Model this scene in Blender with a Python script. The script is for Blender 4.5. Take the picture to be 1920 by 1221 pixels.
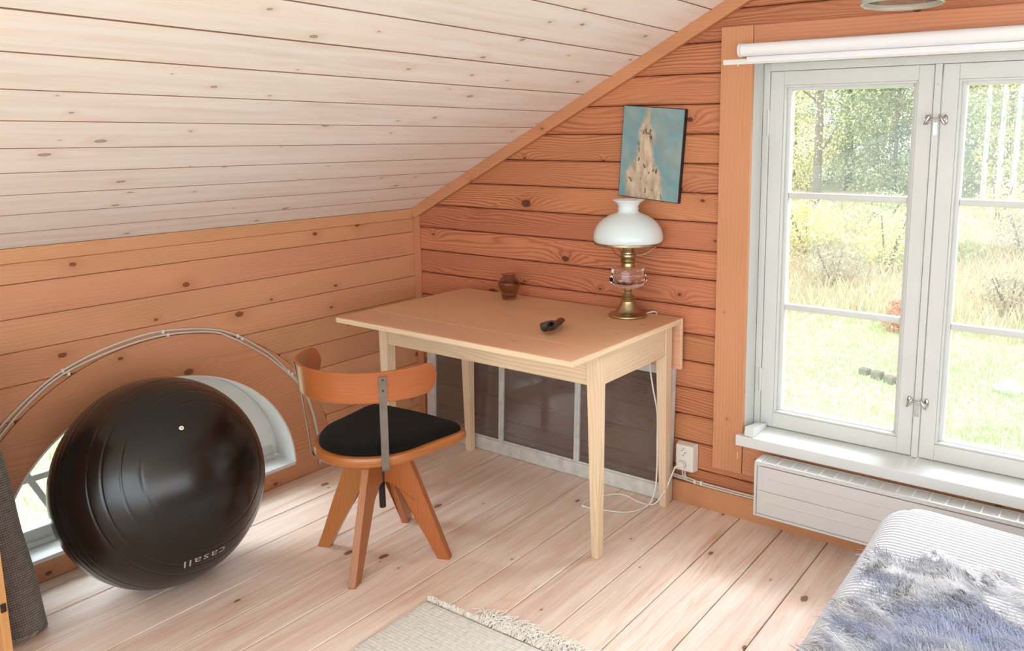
import bpy, bmesh, math, random
from math import sin, cos, pi, radians as R, sqrt, exp
from mathutils import Vector, Matrix
random.seed(7)
S = bpy.context.scene
for o in list(bpy.data.objects): bpy.data.objects.remove(o, do_unlink=True)
C = S.collection

# ------------------------------------------------------------------ camera
cd = bpy.data.cameras.new('camera'); cam = bpy.data.objects.new('camera', cd); C.objects.link(cam)
cam.location = (2.8476, -2.6456, 1.425)
cam.rotation_euler = (pi/2 - 0.16321, 0.0004, 0.58264)
cd.sensor_fit = 'HORIZONTAL'; cd.sensor_width = 36
cd.lens = 36*1500.45/1920
cd.shift_x = -(1141.65-960)/1920; cd.shift_y = -(610.5-501.7)/1920
cd.clip_start = .05; cd.clip_end = 300
S.camera = cam
# ------------------------------------------------------------------ light
S.view_settings.view_transform = 'Standard'; S.view_settings.look = 'None'
S.view_settings.gamma = 1; S.view_settings.use_curve_mapping = False
S.view_settings.exposure = 1.02
w = bpy.data.worlds.new('overcast_sky'); S.world = w; w.use_nodes = True
bg = w.node_tree.nodes['Background']; bg.inputs[0].default_value = (.86, .94, 1, 1); bg.inputs[1].default_value = 1.25
def sun(name, energy, rot, ang, col):
    l = bpy.data.lights.new(name, 'SUN'); l.energy = energy; l.angle = R(ang); l.color = col
    o = bpy.data.objects.new(name, l); C.objects.link(o); o.rotation_euler = rot; return o
# hazy sun, high from behind the roof on the left: lights garden and forest, never enters the room
d = Vector((.55, .62, -1)); so = sun('sun', .5, (0, 0, 0), 12, (1, .95, .86)); so.rotation_euler = d.to_track_quat('-Z', 'Y').to_euler()
def area(name, loc, target, sx, sy, e, col=(1, 1, 1)):
    l = bpy.data.lights.new(name, 'AREA'); l.shape = 'RECTANGLE'; l.size = sx; l.size_y = sy; l.energy = e; l.color = col
    o = bpy.data.objects.new(name, l); C.objects.link(o); o.location = loc
    o.rotation_euler = (Vector(target)-Vector(loc)).to_track_quat('-Z', 'Y').to_euler(); return o
area('daylight_window', (3.0, 2.6, 3.6), (1.6, -1.2, .3), 2.6, 1.8, 380, (.80, .92, 1))
area('daylight_half_round_window', (-1.25, -2.3, 1.25), (.2, -1.0, .1), 2.4, 1.4, 175, (.82, .95, 1))
area('rear_fill_light', (3.4, -5.0, 1.9), (1.3, 0, 1.0), 5.0, 3.2, 62, (.82, .92, 1))  # unseen fill lamp added behind the camera to brighten the room
area('right_side_fill', (4.6, -2.7, .98), (0, -2.3, 1.1), 3.0, 1.1, 19, (.84, .93, 1))  # unseen lamp added at the right for side light and a sheen on the ball

# ------------------------------------------------------------------ materials
def newmat(n):
    m = bpy.data.materials.new(n); m.use_nodes = True; return m, m.node_tree.nodes, m.node_tree.links
def rgb(h, g=1):
    h = h.lstrip('#'); c = [int(h[i:i+2], 16)/255 for i in (0, 2, 4)]
    return tuple([(x/12.92 if x <= .04045 else ((x+.055)/1.055)**2.4)*g for x in c])+(1,)
class G:
    def __init__(s, nd, ln): s.n = nd; s.l = ln
    def m(s, op, a, b=None, c=None, clamp=False):
        x = s.n.new('ShaderNodeMath'); x.operation = op; x.use_clamp = clamp
        for i, v in enumerate((a, b, c)):
            if v is None: continue
            if isinstance(v, (int, float)): x.inputs[i].default_value = v
            else: s.l.new(v, x.inputs[i])
        return x.outputs[0]
    def vm(s, op, a, b=None, out=0):
        x = s.n.new('ShaderNodeVectorMath'); x.operation = op
        for i, v in enumerate((a, b)):
            if v is None: continue
            if isinstance(v, tuple): x.inputs[i].default_value = v
            else: s.l.new(v, x.inputs[i])
        return x.outputs[out]
    def noise(s, vec, scale, det=3, rough=.55, dist=0, dim='3D', col=False):
        x = s.n.new('ShaderNodeTexNoise'); x.noise_dimensions = dim
        x.inputs['Scale'].default_value = scale; x.inputs['Detail'].default_value = det
        x.inputs['Roughness'].default_value = rough; x.inputs['Distortion'].default_value = dist
        s.l.new(vec, x.inputs['Vector']); return x.outputs['Color' if col else 'Fac']
    def mix(s, f, a, b, mode='MIX'):
        x = s.n.new('ShaderNodeMix'); x.data_type = 'RGBA'; x.blend_type = mode
        if isinstance(f, (int, float)): x.inputs[0].default_value = f
        else: s.l.new(f, x.inputs[0])
        for i, v in ((6, a), (7, b)):
            if isinstance(v, tuple): x.inputs[i].default_value = v
            else: s.l.new(v, x.inputs[i])
        return x.outputs[2]
    def ramp(s, f, a, b, c=0, d=1):
        x = s.n.new('ShaderNodeMapRange'); x.clamp = True
        s.l.new(f, x.inputs[0])
        for i, v in zip((1, 2, 3, 4), (a, b, c, d)): x.inputs[i].default_value = v
        return x.outputs[0]
def bsdf(nd): return nd['Principled BSDF']
def wood(name, light, dark, knot, ringF=620, amp=16, grain=.5, knots=.5, rough=.55, ksize=1, white=None, whiteamt=0, fine=.25, bump=.15, var=.18, kfreq=(2.6, 8.5), stain=0, coat=0, cloudy=.36):
    m, nd, ln = newmat(name); g = G(nd, ln); b = bsdf(nd)
    uv = nd.new('ShaderNodeUVMap').outputs[0]
    rnd = nd.new('ShaderNodeObjectInfo').outputs['Random']
    cmb = nd.new('ShaderNodeCombineXYZ'); ln.new(g.m('MULTIPLY', rnd, 37.3), cmb.inputs[0]); ln.new(g.m('MULTIPLY', rnd, 19.7), cmb.inputs[1])
    p = g.vm('ADD', uv, cmb.outputs[0])
    sep = nd.new('ShaderNodeSeparateXYZ'); ln.new(p, sep.inputs[0]); u, v = sep.outputs[0], sep.outputs[1]
    # knots
    kp = g.vm('MULTIPLY', p, (kfreq[0], kfreq[1], 1))
    vo = nd.new('ShaderNodeTexVoronoi'); vo.voronoi_dimensions = '2D'; vo.inputs['Scale'].default_value = 1; vo.inputs['Randomness'].default_value = 1; ln.new(kp, vo.inputs['Vector'])
    dl = g.vm('SUBTRACT', kp, vo.outputs['Position']); dl = g.vm('MULTIPLY', dl, (.62/kfreq[0], 1/kfreq[1], 0))
    dist = g.vm('LENGTH', dl, None, 1)
    sc = nd.new('ShaderNodeSeparateColor'); ln.new(vo.outputs['Color'], sc.inputs[0])
    ex = g.m('GREATER_THAN', knots, sc.outputs[0])
    rad = g.m('MULTIPLY_ADD', g.m('MULTIPLY', sc.outputs[1], sc.outputs[1]), .0085*ksize, .0022*ksize)
    wob = g.m('MULTIPLY_ADD', g.noise(p, 90, 1), .6, .7)
    k = g.m('MULTIPLY', g.m('DIVIDE', dist, rad), wob)
    halo = g.m('MULTIPLY', g.m('EXPONENT', g.m('MULTIPLY', g.m('DIVIDE', dist, g.m('MULTIPLY', rad, 3.2)), -1)), ex)
    kmask = g.m('MULTIPLY', g.ramp(k, 1.15, .85), ex)
    # rings
    lp = g.vm('MULTIPLY', p, (1.1, 7, 1)); n1 = g.noise(lp, 1, 2, .45)
    lp2 = g.vm('MULTIPLY', p, (5, 30, 1)); n2 = g.noise(lp2, 1, 2, .5)
    ph = g.m('MULTIPLY', v, ringF)
    ph = g.m('MULTIPLY_ADD', n1, amp*6, ph); ph = g.m('MULTIPLY_ADD', n2, 2.2, ph); ph = g.m('MULTIPLY_ADD', halo, 26, ph)
    ring = g.m('MULTIPLY_ADD', g.m('SINE', ph), .5, .5); ring = g.m('POWER', ring, 2.4)
    patch = g.ramp(g.noise(g.vm('MULTIPLY', p, (.8, 3.5, 1)), 1.3, 2), .35, .68)
    ring = g.m('MULTIPLY', ring, g.m('MULTIPLY_ADD', patch, .75, .25))
    streak = g.noise(g.vm('MULTIPLY', p, (9, 420, 1)), 1, 2, .6)
    base = g.mix(g.m('MULTIPLY', ring, grain), light, dark)
    base = g.mix(g.m('MULTIPLY', g.ramp(streak, .42, .8), fine), base, dark)
    cloud = g.noise(g.vm('MULTIPLY', p, (1.5, 6, 1)), 1, 3)
    hv = nd.new('ShaderNodeHueSaturation')
    ln.new(base, hv.inputs['Color'])
    ln.new(g.m('ADD', g.m('MULTIPLY_ADD', rnd, var, 1-var/2), g.m('MULTIPLY_ADD', cloud, cloudy, -cloudy/2)), hv.inputs['Value'])
    ln.new(g.m('MULTIPLY_ADD', g.m('FRACT', g.m('MULTIPLY', rnd, 7.13)), .012, .494), hv.inputs['Hue'])
    col = hv.outputs[0]
    if white:
        wn = g.ramp(g.noise(g.vm('MULTIPLY', p, (2.2, 26, 1)), 1, 5, .65, .6), .3, .62)
        col = g.mix(g.m('MULTIPLY', wn, whiteamt), col, white)
    if stain:
        sn = g.ramp(g.noise(g.vm('MULTIPLY', p, (5, 14, 1)), 1, 4, .6), .62, .74)
        col = g.mix(g.m('MULTIPLY', sn, stain), col, knot)
    col = g.mix(g.m('MULTIPLY', g.ramp(halo, .18, .75), .4), col, dark)
    rim = g.m('MULTIPLY', g.ramp(k, .55, .95), kmask)
    col = g.mix(g.m('MULTIPLY', kmask, .85), col, g.mix(rim, knot, tuple([c*.45 for c in knot[:3]])+(1,)))
    ln.new(col, b.inputs['Base Color']); b.inputs['Roughness'].default_value = rough
    b.inputs['Specular IOR Level'].default_value = .35
    if coat: b.inputs['Coat Weight'].default_value = coat; b.inputs['Coat Roughness'].default_value = .28
    bp = nd.new('ShaderNodeBump'); bp.inputs['Strength'].default_value = bump; bp.inputs['Distance'].default_value = .0015
    ln.new(g.m('ADD', g.m('MULTIPLY', ring, grain*.8), g.m('MULTIPLY', streak, .5)), bp.inputs['Height']); ln.new(bp.outputs[0], b.inputs['Normal'])
    return m
def plain(name, col, rough=.5, metal=0, var=0, vs=6, bump=0, bs=80, spec=.5, sheen=0, coat=0, col2=None):
    m, nd, ln = newmat(name); g = G(nd, ln); b = bsdf(nd)
    tc = nd.new('ShaderNodeTexCoord').outputs['Object']
    c2 = col2 or tuple([x*(1-var) for x in col[:3]])+(1,)
    c = g.mix(g.ramp(g.noise(tc, vs, 4), .35, .7), col, c2)
    ln.new(c, b.inputs['Base Color']); b.inputs['Roughness'].default_value = rough; b.inputs['Metallic'].default_value = metal
    b.inputs['Specular IOR Level'].default_value = spec
    if sheen: b.inputs['Sheen Weight'].default_value = sheen
    if coat: b.inputs['Coat Weight'].default_value = coat
    if bump:
        bp = nd.new('ShaderNodeBump'); bp.inputs['Strength'].default_value = bump; bp.inputs['Distance'].default_value = .002
        ln.new(g.noise(tc, bs, 4), bp.inputs['Height']); ln.new(bp.outputs[0], b.inputs['Normal'])
    return m
def thin_glass(name, tint=(1, 1, 1, 1), refl=.06, haze=0):
    m, nd, ln = newmat(name); nd.remove(nd['Principled BSDF']); out = nd['Material Output']
    t = nd.new('ShaderNodeBsdfTransparent'); t.inputs[0].default_value = tint
    gl = nd.new('ShaderNodeBsdfGlossy'); gl.inputs['Roughness'].default_value = .03
    lw = nd.new('ShaderNodeLayerWeight'); lw.inputs[0].default_value = .25
    g = G(nd, ln); f = g.m('MULTIPLY_ADD', lw.outputs['Fresnel'], .8, refl*.3, clamp=True)
    mx = nd.new('ShaderNodeMixShader'); ln.new(f, mx.inputs[0]); ln.new(t.outputs[0], mx.inputs[1]); ln.new(gl.outputs[0], mx.inputs[2])
    last = mx.outputs[0]
    if haze:
        df = nd.new('ShaderNodeBsdfDiffuse'); df.inputs[0].default_value = (.5, .46, .42, 1)
        tc = nd.new('ShaderNodeTexCoord').outputs['Object']
        hz = g.m('MULTIPLY', g.ramp(g.noise(tc, 5, 3), .3, .7, .5, 1), haze)
        m2 = nd.new('ShaderNodeMixShader'); ln.new(hz, m2.inputs[0]); ln.new(last, m2.inputs[1]); ln.new(df.outputs[0], m2.inputs[2]); last = m2.outputs[0]
    ln.new(last, out.inputs[0]); return m
def solid_glass(name, col, rough=0.02, ior=1.5):
    m, nd, ln = newmat(name); b = bsdf(nd); b.inputs['Base Color'].default_value = col; b.inputs['Transmission Weight'].default_value = 1
    b.inputs['Roughness'].default_value = rough; b.inputs['IOR'].default_value = ior; return m

M = {}
M['wall_l'] = wood('oiled_pine_side_wall', rgb('d39b75'), rgb('b5744c'), rgb('7a4426'), 560, 9, .32, .6, .5, 1.05, fine=.2, var=.12)
M['wall_b'] = wood('oiled_pine_gable_wall', rgb('c9845e'), rgb('8a482a'), rgb('4f2917'), 600, 16, .85, .4, .5, 1.5, fine=.3, var=.16, bump=.3)
M['arch'] = wood('arched_pine_panel', rgb('cf9871'), rgb('a96c45'), rgb('6b3a20'), 520, 12, .4, .6, .5, 1.9, fine=.2, var=.0, kfreq=(3.2, 6))
M['casing'] = wood('pine_casing', rgb('cd8f68'), rgb('ad6a43'), rgb('85502f'), 520, 6, .35, .3, .5, .9, fine=.2, var=.08)
M['ceil'] = wood('whitewashed_pine', rgb('f4e8dc'), rgb('e0c8b4'), rgb('b09f90'), 500, 10, .25, .7, .6, .85, white=rgb('fbf8f3'), whiteamt=.85, fine=.25, var=.07, kfreq=(3.4, 9))
M['floor'] = wood('scrubbed_pine_floor', rgb('edcbb5'), rgb('cf9b7d'), rgb('7a4a33'), 430, 13, .6, .45, .36, 1.1, white=rgb('fbf0e6'), whiteamt=.7, fine=.3, var=.10, kfreq=(2.2, 6.5), bump=.2)
M['top'] = wood('pine_table_top', rgb('e5b491'), rgb('bd8158'), rgb('7d4c2e'), 420, 8, .16, .10, .42, .7, fine=.45, var=.0, cloudy=.2)
M['pale'] = wood('pale_pine', rgb('ecd3b2'), rgb('cfa37c'), rgb('9c7a5c'), 480, 10, .5, .25, .5, 1.3, fine=.15, var=.08, kfreq=(2, 7))
M['beech'] = wood('varnished_beech', rgb('b16a36'), rgb('85461e'), rgb('5c3012'), 700, 5, .25, .02, .3, .5, fine=.5, var=.06, coat=.4)
M['chest'] = wood('golden_pine_cabinet', rgb('d39a63'), rgb('b9793f'), rgb('7a4426'), 500, 8, .3, .2, .5)
M['tongue'] = plain('unpainted_pine_tongue', rgb('9c745a'), .8)
M['backing'] = plain('dark_tongue_wood', rgb('5d2f18'), .8)
M['white'] = plain('white_gloss_paint', rgb('d6d7d2'), .38, var=.05, bump=.08, bs=30)
M['whiter'] = plain('white_sill_paint', rgb('e2e4e2'), .3, var=.04)
M['oldwhite'] = plain('old_chipped_white_paint', rgb('dcd8d0'), .6, var=.22, vs=28, bump=.3, bs=60)
M['reveal'] = plain('white_plastic_lining', rgb('eef0ee'), .4, var=.06, vs=10, bump=.6, bs=14)
M['radiator'] = plain('radiator_enamel', rgb('d8d6d3'), .35, var=.02)
M['dark'] = plain('dark_gap', rgb('55534f'), .8)
M['slot_shade'] = plain('radiator_slot_shade', rgb('77777a'), .9)  # grey stands in for the low light inside the grille slots
M['plastic'] = plain('white_plastic', rgb('ece8e0'), .35, var=.03)
M['cable'] = plain('cable_sheath', rgb('d9d0c4'), .5, var=.1)
M['blind'] = plain('blind_fabric', rgb('f2f2f4'), .7, var=.02)
M['brass'] = plain('aged_brass', rgb('c2b08a'), .28, 1, var=.35, vs=25)
M['nickel'] = plain('nickel', rgb('c9c6c0'), .25, 1, var=.2, vs=30)
M['steel'] = plain('flat_steel', rgb('8f857c'), .45, .75, var=.25, vs=18)
M['iron'] = plain('dark_threaded_iron', rgb('4b423b'), .45, .8, var=.3, vs=40)
M['opal'] = plain('opal_glass', rgb('f4f2ee'), .18, spec=.6)
bsdf(M['opal'].node_tree.nodes).inputs['Subsurface Weight'].default_value = .4
M['felt'] = plain('black_wool_cushion', rgb('181614'), .95, var=.4, vs=40, bump=.5, bs=300, sheen=.05, spec=.1)
M['rubber'] = plain('black_vinyl', rgb('100d0b'), .24, var=.1, vs=3, bump=.02, bs=200, spec=.55)
M['print'] = plain('grey_print', rgb('a9a19a'), .6)
M['horn'] = plain('polished_black_horn', rgb('1d1715'), .22, var=.4, vs=30, spec=.7, col2=rgb('4a3a33'))
M['blackedge'] = plain('black_canvas_edge', rgb('1f1d1f'), .6)
M['pane'] = thin_glass('window_glass')
def glare_veil(m, amt):  # white veil on slightly dirty glass, put in to pale the view like glare
    nd, ln = m.node_tree.nodes, m.node_tree.links; out = nd['Material Output']; last = out.inputs[0].links[0].from_socket
    t = nd.new('ShaderNodeBsdfTranslucent'); t.inputs[0].default_value = (1, 1, 1, 1); mx = nd.new('ShaderNodeMixShader'); mx.inputs[0].default_value = amt
    ln.new(last, mx.inputs[1]); ln.new(t.outputs[0], mx.inputs[2]); ln.new(mx.outputs[0], out.inputs[0])
glare_veil(M['pane'], .012)
M['hazypane'] = thin_glass('dusty_old_glass', (.74, .70, .66, 1), .10, haze=.22)
M['clear'] = solid_glass('clear_lamp_glass', (1, 1, 1, 1))
M['smoke'] = solid_glass('smoked_brown_glass', rgb('d6cabd'), .03, 1.25)
M['rimglass'] = plain('milky_glass_rim', rgb('dfe3d6'), .15, spec=.7)
bsdf(M['rimglass'].node_tree.nodes).inputs['Transmission Weight'].default_value = .5
M['shade'] = thin_glass('clear_pendant_glass', (.9, .9, .88, 1), .2, haze=.25)

def fabric(name, c1, c2, fu, fv, bump=.8, rough=.9, mixn=.4, axis=(0, 1)):
    m, nd, ln = newmat(name); g = G(nd, ln); b = bsdf(nd)
    uv = nd.new('ShaderNodeUVMap').outputs[0]; sep = nd.new('ShaderNodeSeparateXYZ')
    wob = g.vm('MULTIPLY', g.noise(uv, 14, 2, col=True), (.006, .006, 0)); ln.new(g.vm('ADD', uv, wob), sep.inputs[0])
    a = g.m('MULTIPLY_ADD', g.m('SINE', g.m('MULTIPLY', sep.outputs[1], fv)), .5, .5)
    h = a
    if fu:
        bb_ = g.m('MULTIPLY_ADD', g.m('SINE', g.m('MULTIPLY', sep.outputs[0], fu)), .5, .5); h = g.m('MULTIPLY', a, g.m('MULTIPLY_ADD', bb_, .7, .3))
    n = g.noise(uv, 60, 4)
    f = g.m('ADD', g.m('MULTIPLY', h, 1-mixn), g.m('MULTIPLY', g.ramp(n, .3, .7), mixn), clamp=True)
    ln.new(g.mix(f, c2, c1), b.inputs['Base Color']); b.inputs['Roughness'].default_value = rough
    b.inputs['Specular IOR Level'].default_value = .15; b.inputs['Sheen Weight'].default_value = .2
    bp = nd.new('ShaderNodeBump'); bp.inputs['Strength'].default_value = bump; bp.inputs['Distance'].default_value = .004
    ln.new(f, bp.inputs['Height']); ln.new(bp.outputs[0], b.inputs['Normal']); return m
M['rug'] = fabric('woven_white_rug', rgb('f4f1e9'), rgb('cfc9bf'), 260, 560, .9, mixn=.55)
M['spread'] = fabric('ribbed_bedspread', rgb('ecedf2'), rgb('c0c1cb'), 0, 430, .9, mixn=.1)
M['weave'] = fabric('grey_woven_rug', rgb('b7aca4'), rgb('57504b'), 1000, 900, .9, mixn=.2)
M['lace'] = plain('cream_lace', rgb('f3eee4'), .9)

def canvas_mat():
    m, nd, ln = newmat('generic_painted_canvas'); g = G(nd, ln); b = bsdf(nd)
    uv = nd.new('ShaderNodeUVMap').outputs[0]; sep = nd.new('ShaderNodeSeparateXYZ')
    dv = g.vm('MULTIPLY', g.noise(uv, 9, 4, col=True), (.06, .06, 0)); ln.new(g.vm('ADD', uv, dv), sep.inputs[0]); u, v = sep.outputs[0], sep.outputs[1]
    bgc = g.mix(g.ramp(g.noise(uv, 7, 3), .35, .65), rgb('6a949d'), rgb('8ea19c'))
    bgc = g.mix(g.ramp(g.noise(uv, 16, 4), .52, .75), bgc, rgb('8f8d84'))
    # broad beige brush field widening downwards, generic and abstract
    half = g.m('ADD', g.ramp(v, .24, .14, .045, .10), g.ramp(v, .40, .36, -.03, 0))
    du = g.m('ABSOLUTE', g.m('SUBTRACT', u, .165))
    f1 = g.ramp(g.m('SUBTRACT', half, du), -.01, .014)
    beige = g.mix(g.ramp(g.noise(g.vm('MULTIPLY', uv, (14, 5, 1)), 2, 4), .4, .62), rgb('d3bfa4'), rgb('a8937c'))
    beige = g.mix(g.ramp(g.noise(g.vm('MULTIPLY', uv, (16, 8, 1)), 2.2, 3), .60, .64), beige, rgb('5c4d42'))
    col = g.mix(f1, bgc, beige)
    ln.new(col, b.inputs['Base Color']); b.inputs['Roughness'].default_value = .5; return m
M['canvas'] = canvas_mat()

# ------------------------------------------------------------------ helpers
def tag(o, label=None, cat=None, group=None, kind=None):
    if label: o['label'] = label
    if cat: o['category'] = cat
    if group: o['group'] = group
    if kind: o['kind'] = kind
    return o
def empty(name, loc=(0, 0, 0), rz=0, label=None, cat=None, group=None, kind=None):
    o = bpy.data.objects.new(name, None); C.objects.link(o); o.location = loc; o.rotation_euler = (0, 0, rz); o.empty_display_size = .05
    return tag(o, label, cat, group, kind)
def mesh(name, vs, fs, mat, parent=None, uvs=None, smooth=False, mats=None, fm=None):
    me = bpy.data.meshes.new(name); me.from_pydata([tuple(v) for v in vs], [], fs)
    for mm in (mats or [mat]): me.materials.append(mm)
    if fm:
        for p_, i in zip(me.polygons, fm): p_.material_index = i
    if uvs:
        l = me.uv_layers.new(name='UVMap')
        for p_ in me.polygons:
            for li in p_.loop_indices: l.data[li].uv = uvs[me.loops[li].vertex_index]
    if smooth: me.shade_smooth()
    o = bpy.data.objects.new(name, me); C.objects.link(o)
    if parent: o.parent = parent
    return o
def boxuv(me, axis):
    l = me.uv_layers.new(name='UVMap') if not me.uv_layers else me.uv_layers[0]
    for p_ in me.polygons:
        n = p_.normal; a = max(range(3), key=lambda i: abs(n[i]))
        if a == axis: i, j = [k for k in range(3) if k != a]
        else: i = axis; j = [k for k in range(3) if k not in (a, axis)][0]
        for li in p_.loop_indices:
            c = me.vertices[me.loops[li].vertex_index].co
            l.data[li].uv = (c[i]+a*3.17, c[j]+a*1.31)
def from_bm(name, bm, mat, parent=None, axis=0, smooth=False, bevel=0, seg=2):
    if bevel: bmesh.ops.bevel(bm, geom=list(bm.edges), offset=bevel, segments=seg, affect='EDGES', profile=.5, clamp_overlap=True)
    bmesh.ops.recalc_face_normals(bm, faces=bm.faces)
    me = bpy.data.meshes.new(name); bm.to_mesh(me); bm.free(); me.materials.append(mat); boxuv(me, axis)
    if smooth:
        me.shade_smooth()
        try: me.set_sharp_from_angle(angle=R(38))
        except Exception: pass
    o = bpy.data.objects.new(name, me); C.objects.link(o)
    if parent: o.parent = parent
    return o
def bmbox(bm, x0, x1, y0, y1, z0, z1, mt=None):
    vs = [bm.verts.new((x, y, z)) for x in (x0, x1) for y in (y0, y1) for z in (z0, z1)]
    for f in ((0, 1, 3, 2), (4, 6, 7, 5), (0, 4, 5, 1), (2, 3, 7, 6), (0, 2, 6, 4), (1, 5, 7, 3)): bm.faces.new([vs[i] for i in f])
    if mt:
        for v in vs: v.co = mt @ v.co
    return vs
def box(name, x0, x1, y0, y1, z0, z1, mat, parent=None, axis=0, bevel=.002, mt=None):
    bm = bmesh.new(); bmbox(bm, x0, x1, y0, y1, z0, z1, mt); return from_bm(name, bm, mat, parent, axis, bevel=bevel, smooth=bevel > .0045)
def prism(name, poly, d0, d1, plane, mat, parent=None, axis=0, bevel=.0):
    """poly of 2D points extruded from d0 to d1; plane 'xz' (depth y), 'yz' (depth x), 'xy' (depth z)"""
    f = {'xz': lambda a, b, d: (a, d, b), 'yz': lambda a, b, d: (d, a, b), 'xy': lambda a, b, d: (a, b, d)}[plane]
    bm = bmesh.new(); A = [bm.verts.new(f(a, b, d0)) for a, b in poly]; B = [bm.verts.new(f(a, b, d1)) for a, b in poly]; n = len(poly)
    bm.faces.new(A); bm.faces.new(list(reversed(B)))
    for i in range(n): bm.faces.new((A[i], B[i], B[(i+1) % n], A[(i+1) % n]))
    return from_bm(name, bm, mat, parent, axis, bevel=bevel, smooth=bevel > .0045)
def lathe(name, prof, mat, parent=None, seg=48, loc=(0, 0, 0), smooth=True, flute=None):
    vs, fs = [], []; n = len(prof)
    for i in range(seg):
        a = 2*pi*i/seg
        for j, (r, z) in enumerate(prof):
            rr = r*(flute(a, z) if flute else 1); vs.append((loc[0]+rr*cos(a), loc[1]+rr*sin(a), loc[2]+z))
    for i in range(seg):
        k = (i+1) % seg
        for j in range(n-1): fs.append((i*n+j, k*n+j, k*n+j+1, i*n+j+1))
    uvs = [(v[0], v[2]) for v in vs]
    o = mesh(name, vs, fs, mat, parent, uvs, smooth)
    bm = bmesh.new(); bm.from_mesh(o.data); bmesh.ops.remove_doubles(bm, verts=bm.verts, dist=1e-5); bmesh.ops.recalc_face_normals(bm, faces=bm.faces); bm.to_mesh(o.data); bm.free()
    if smooth: o.data.set_sharp_from_angle(angle=R(50))
    return o
def spline(pts, n=8):
    pts = [Vector(p) for p in pts]; out = []
    P = [pts[0]*2-pts[1]]+pts+[pts[-1]*2-pts[-2]]
    for i in range(1, len(P)-2):
        for k in range(n):
            t = k/n; a, b, c, d_ = P[i-1], P[i], P[i+1], P[i+2]
            out.append(.5*((2*b)+(c-a)*t+(2*a-5*b+4*c-d_)*t*t+(3*b-a-3*c+d_)*t**3))
    out.append(pts[-1]); return out
def tube(name, pts, r, mat, parent=None, seg=8, sm=8, cap=True, radii=None):
    P = spline(pts, sm) if sm else [Vector(p) for p in pts]; n = len(P); vs, fs = [], []
    t0 = (P[1]-P[0]).normalized(); up = Vector((0, 0, 1)) if abs(t0.z) < .9 else Vector((1, 0, 0)); nx = t0.cross(up).normalized()
    for i, p_ in enumerate(P):
        t = (P[min(i+1, n-1)]-P[max(i-1, 0)]).normalized(); nx = (nx-t*nx.dot(t)).normalized(); ny = t.cross(nx)
        rr = radii(i/(n-1)) if radii else r
        for k in range(seg):
            a = 2*pi*k/seg; vs.append(p_+nx*cos(a)*rr+ny*sin(a)*rr)
    for i in range(n-1):
        for k in range(seg): fs.append((i*seg+k, i*seg+(k+1) % seg, (i+1)*seg+(k+1) % seg, (i+1)*seg+k))
    if cap: fs.append(tuple(range(seg-1, -1, -1))); fs.append(tuple((n-1)*seg+k for k in range(seg)))
    return mesh(name, vs, fs, mat, parent, [(v.x, v.y+v.z) for v in vs], True)
def cyl(name, a, b, r, mat, parent=None, seg=16): 
    o = tube(name, [a, b], r, mat, parent, seg, 0); o.data.set_sharp_from_angle(angle=R(50)); return o

def planks(parent, name, us, bands, lo_f, hi_f, xf, mat, t=.014, ch=.004, gap=.0015, side=None):
    """sweep bevelled boards: us breakpoints along the board, bands (v0,v1), clipped between lo_f(u) and hi_f(u); xf(u,v,d)->xyz"""
    for (v0, v1) in bands:
        run = []
        runs = []
        for u in us:
            lo, hi = max(v0+gap, lo_f(u, v0, v1)), min(v1-gap, hi_f(u, v0, v1))
            if hi-lo > .002: run.append((u, lo, hi))
            else:
                if len(run) > 1: runs.append(run)
                run = []
        if len(run) > 1: runs.append(run)
        for run in runs:
            # keep only needed stations
            st = [run[0]]
            for i in range(1, len(run)-1):
                a, b, c = st[-1], run[i], run[i+1]
                f = (b[0]-a[0])/(c[0]-a[0])
                if abs(a[1]+(c[1]-a[1])*f-b[1]) > 4e-4 or abs(a[2]+(c[2]-a[2])*f-b[2]) > 4e-4: st.append(b)
            st.append(run[-1])
            vs, fs, uv = [], [], []
            for (u, lo, hi) in st:
                c_ = min(ch, (hi-lo)*.4)
                for v, d_ in ((lo, 0), (lo, t-ch), (lo+c_, t), (hi-c_, t), (hi, t-ch), (hi, 0)):
                    vs.append(xf(u, v, d_)); uv.append((u, v))
            n = len(st)
            for i in range(n-1):
                for k in range(6): fs.append((i*6+k, i*6+(k+1) % 6, (i+1)*6+(k+1) % 6, (i+1)*6+k))
            fs.append(tuple(range(6))); fs.append(tuple((n-1)*6+k for k in range(5, -1, -1)))
            o = mesh(name, vs, fs, mat, parent, uv, mats=[mat, side] if side else None, fm=[1 if k in (0, 1, 3, 4) else 0 for i in range(n-1) for k in range(6)]+[0, 0] if side else None)
            bm = bmesh.new(); bm.from_mesh(o.data); bmesh.ops.recalc_face_normals(bm, faces=bm.faces); bm.to_mesh(o.data); bm.free()
def frange(a, b, n): return [a+(b-a)*i/n for i in range(n+1)]

# ================================================================== SETTING
T = .014
YR, XR = -5.2, 5.2          # rear and right ends of the attic
RX = 2.75                   # ridge
slope = lambda x: 1.087+.5*min(x, 2*RX-x)
# ---- floor
fl = empty('floor', kind='structure')
seams = [-.0, .058, .2225, .385, .546, .70, .865, 1.026, 1.195, 1.365, 1.536, 1.704, 1.872, 2.04, 2.22]
while seams[-1] < XR: seams.append(seams[-1]+.165)
planks(fl, 'plank', [YR, 0.0], list(zip(seams[:-1], seams[1:])), lambda u, a, b: -9, lambda u, a, b: 99, lambda u, v, d_: (v, u, d_-.02), M['floor'], t=.02, ch=.0022, gap=.0019)
box('subfloor', -.12, XR, YR, .12, -.10, -.0205, M['backing'], fl, bevel=0)
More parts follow.
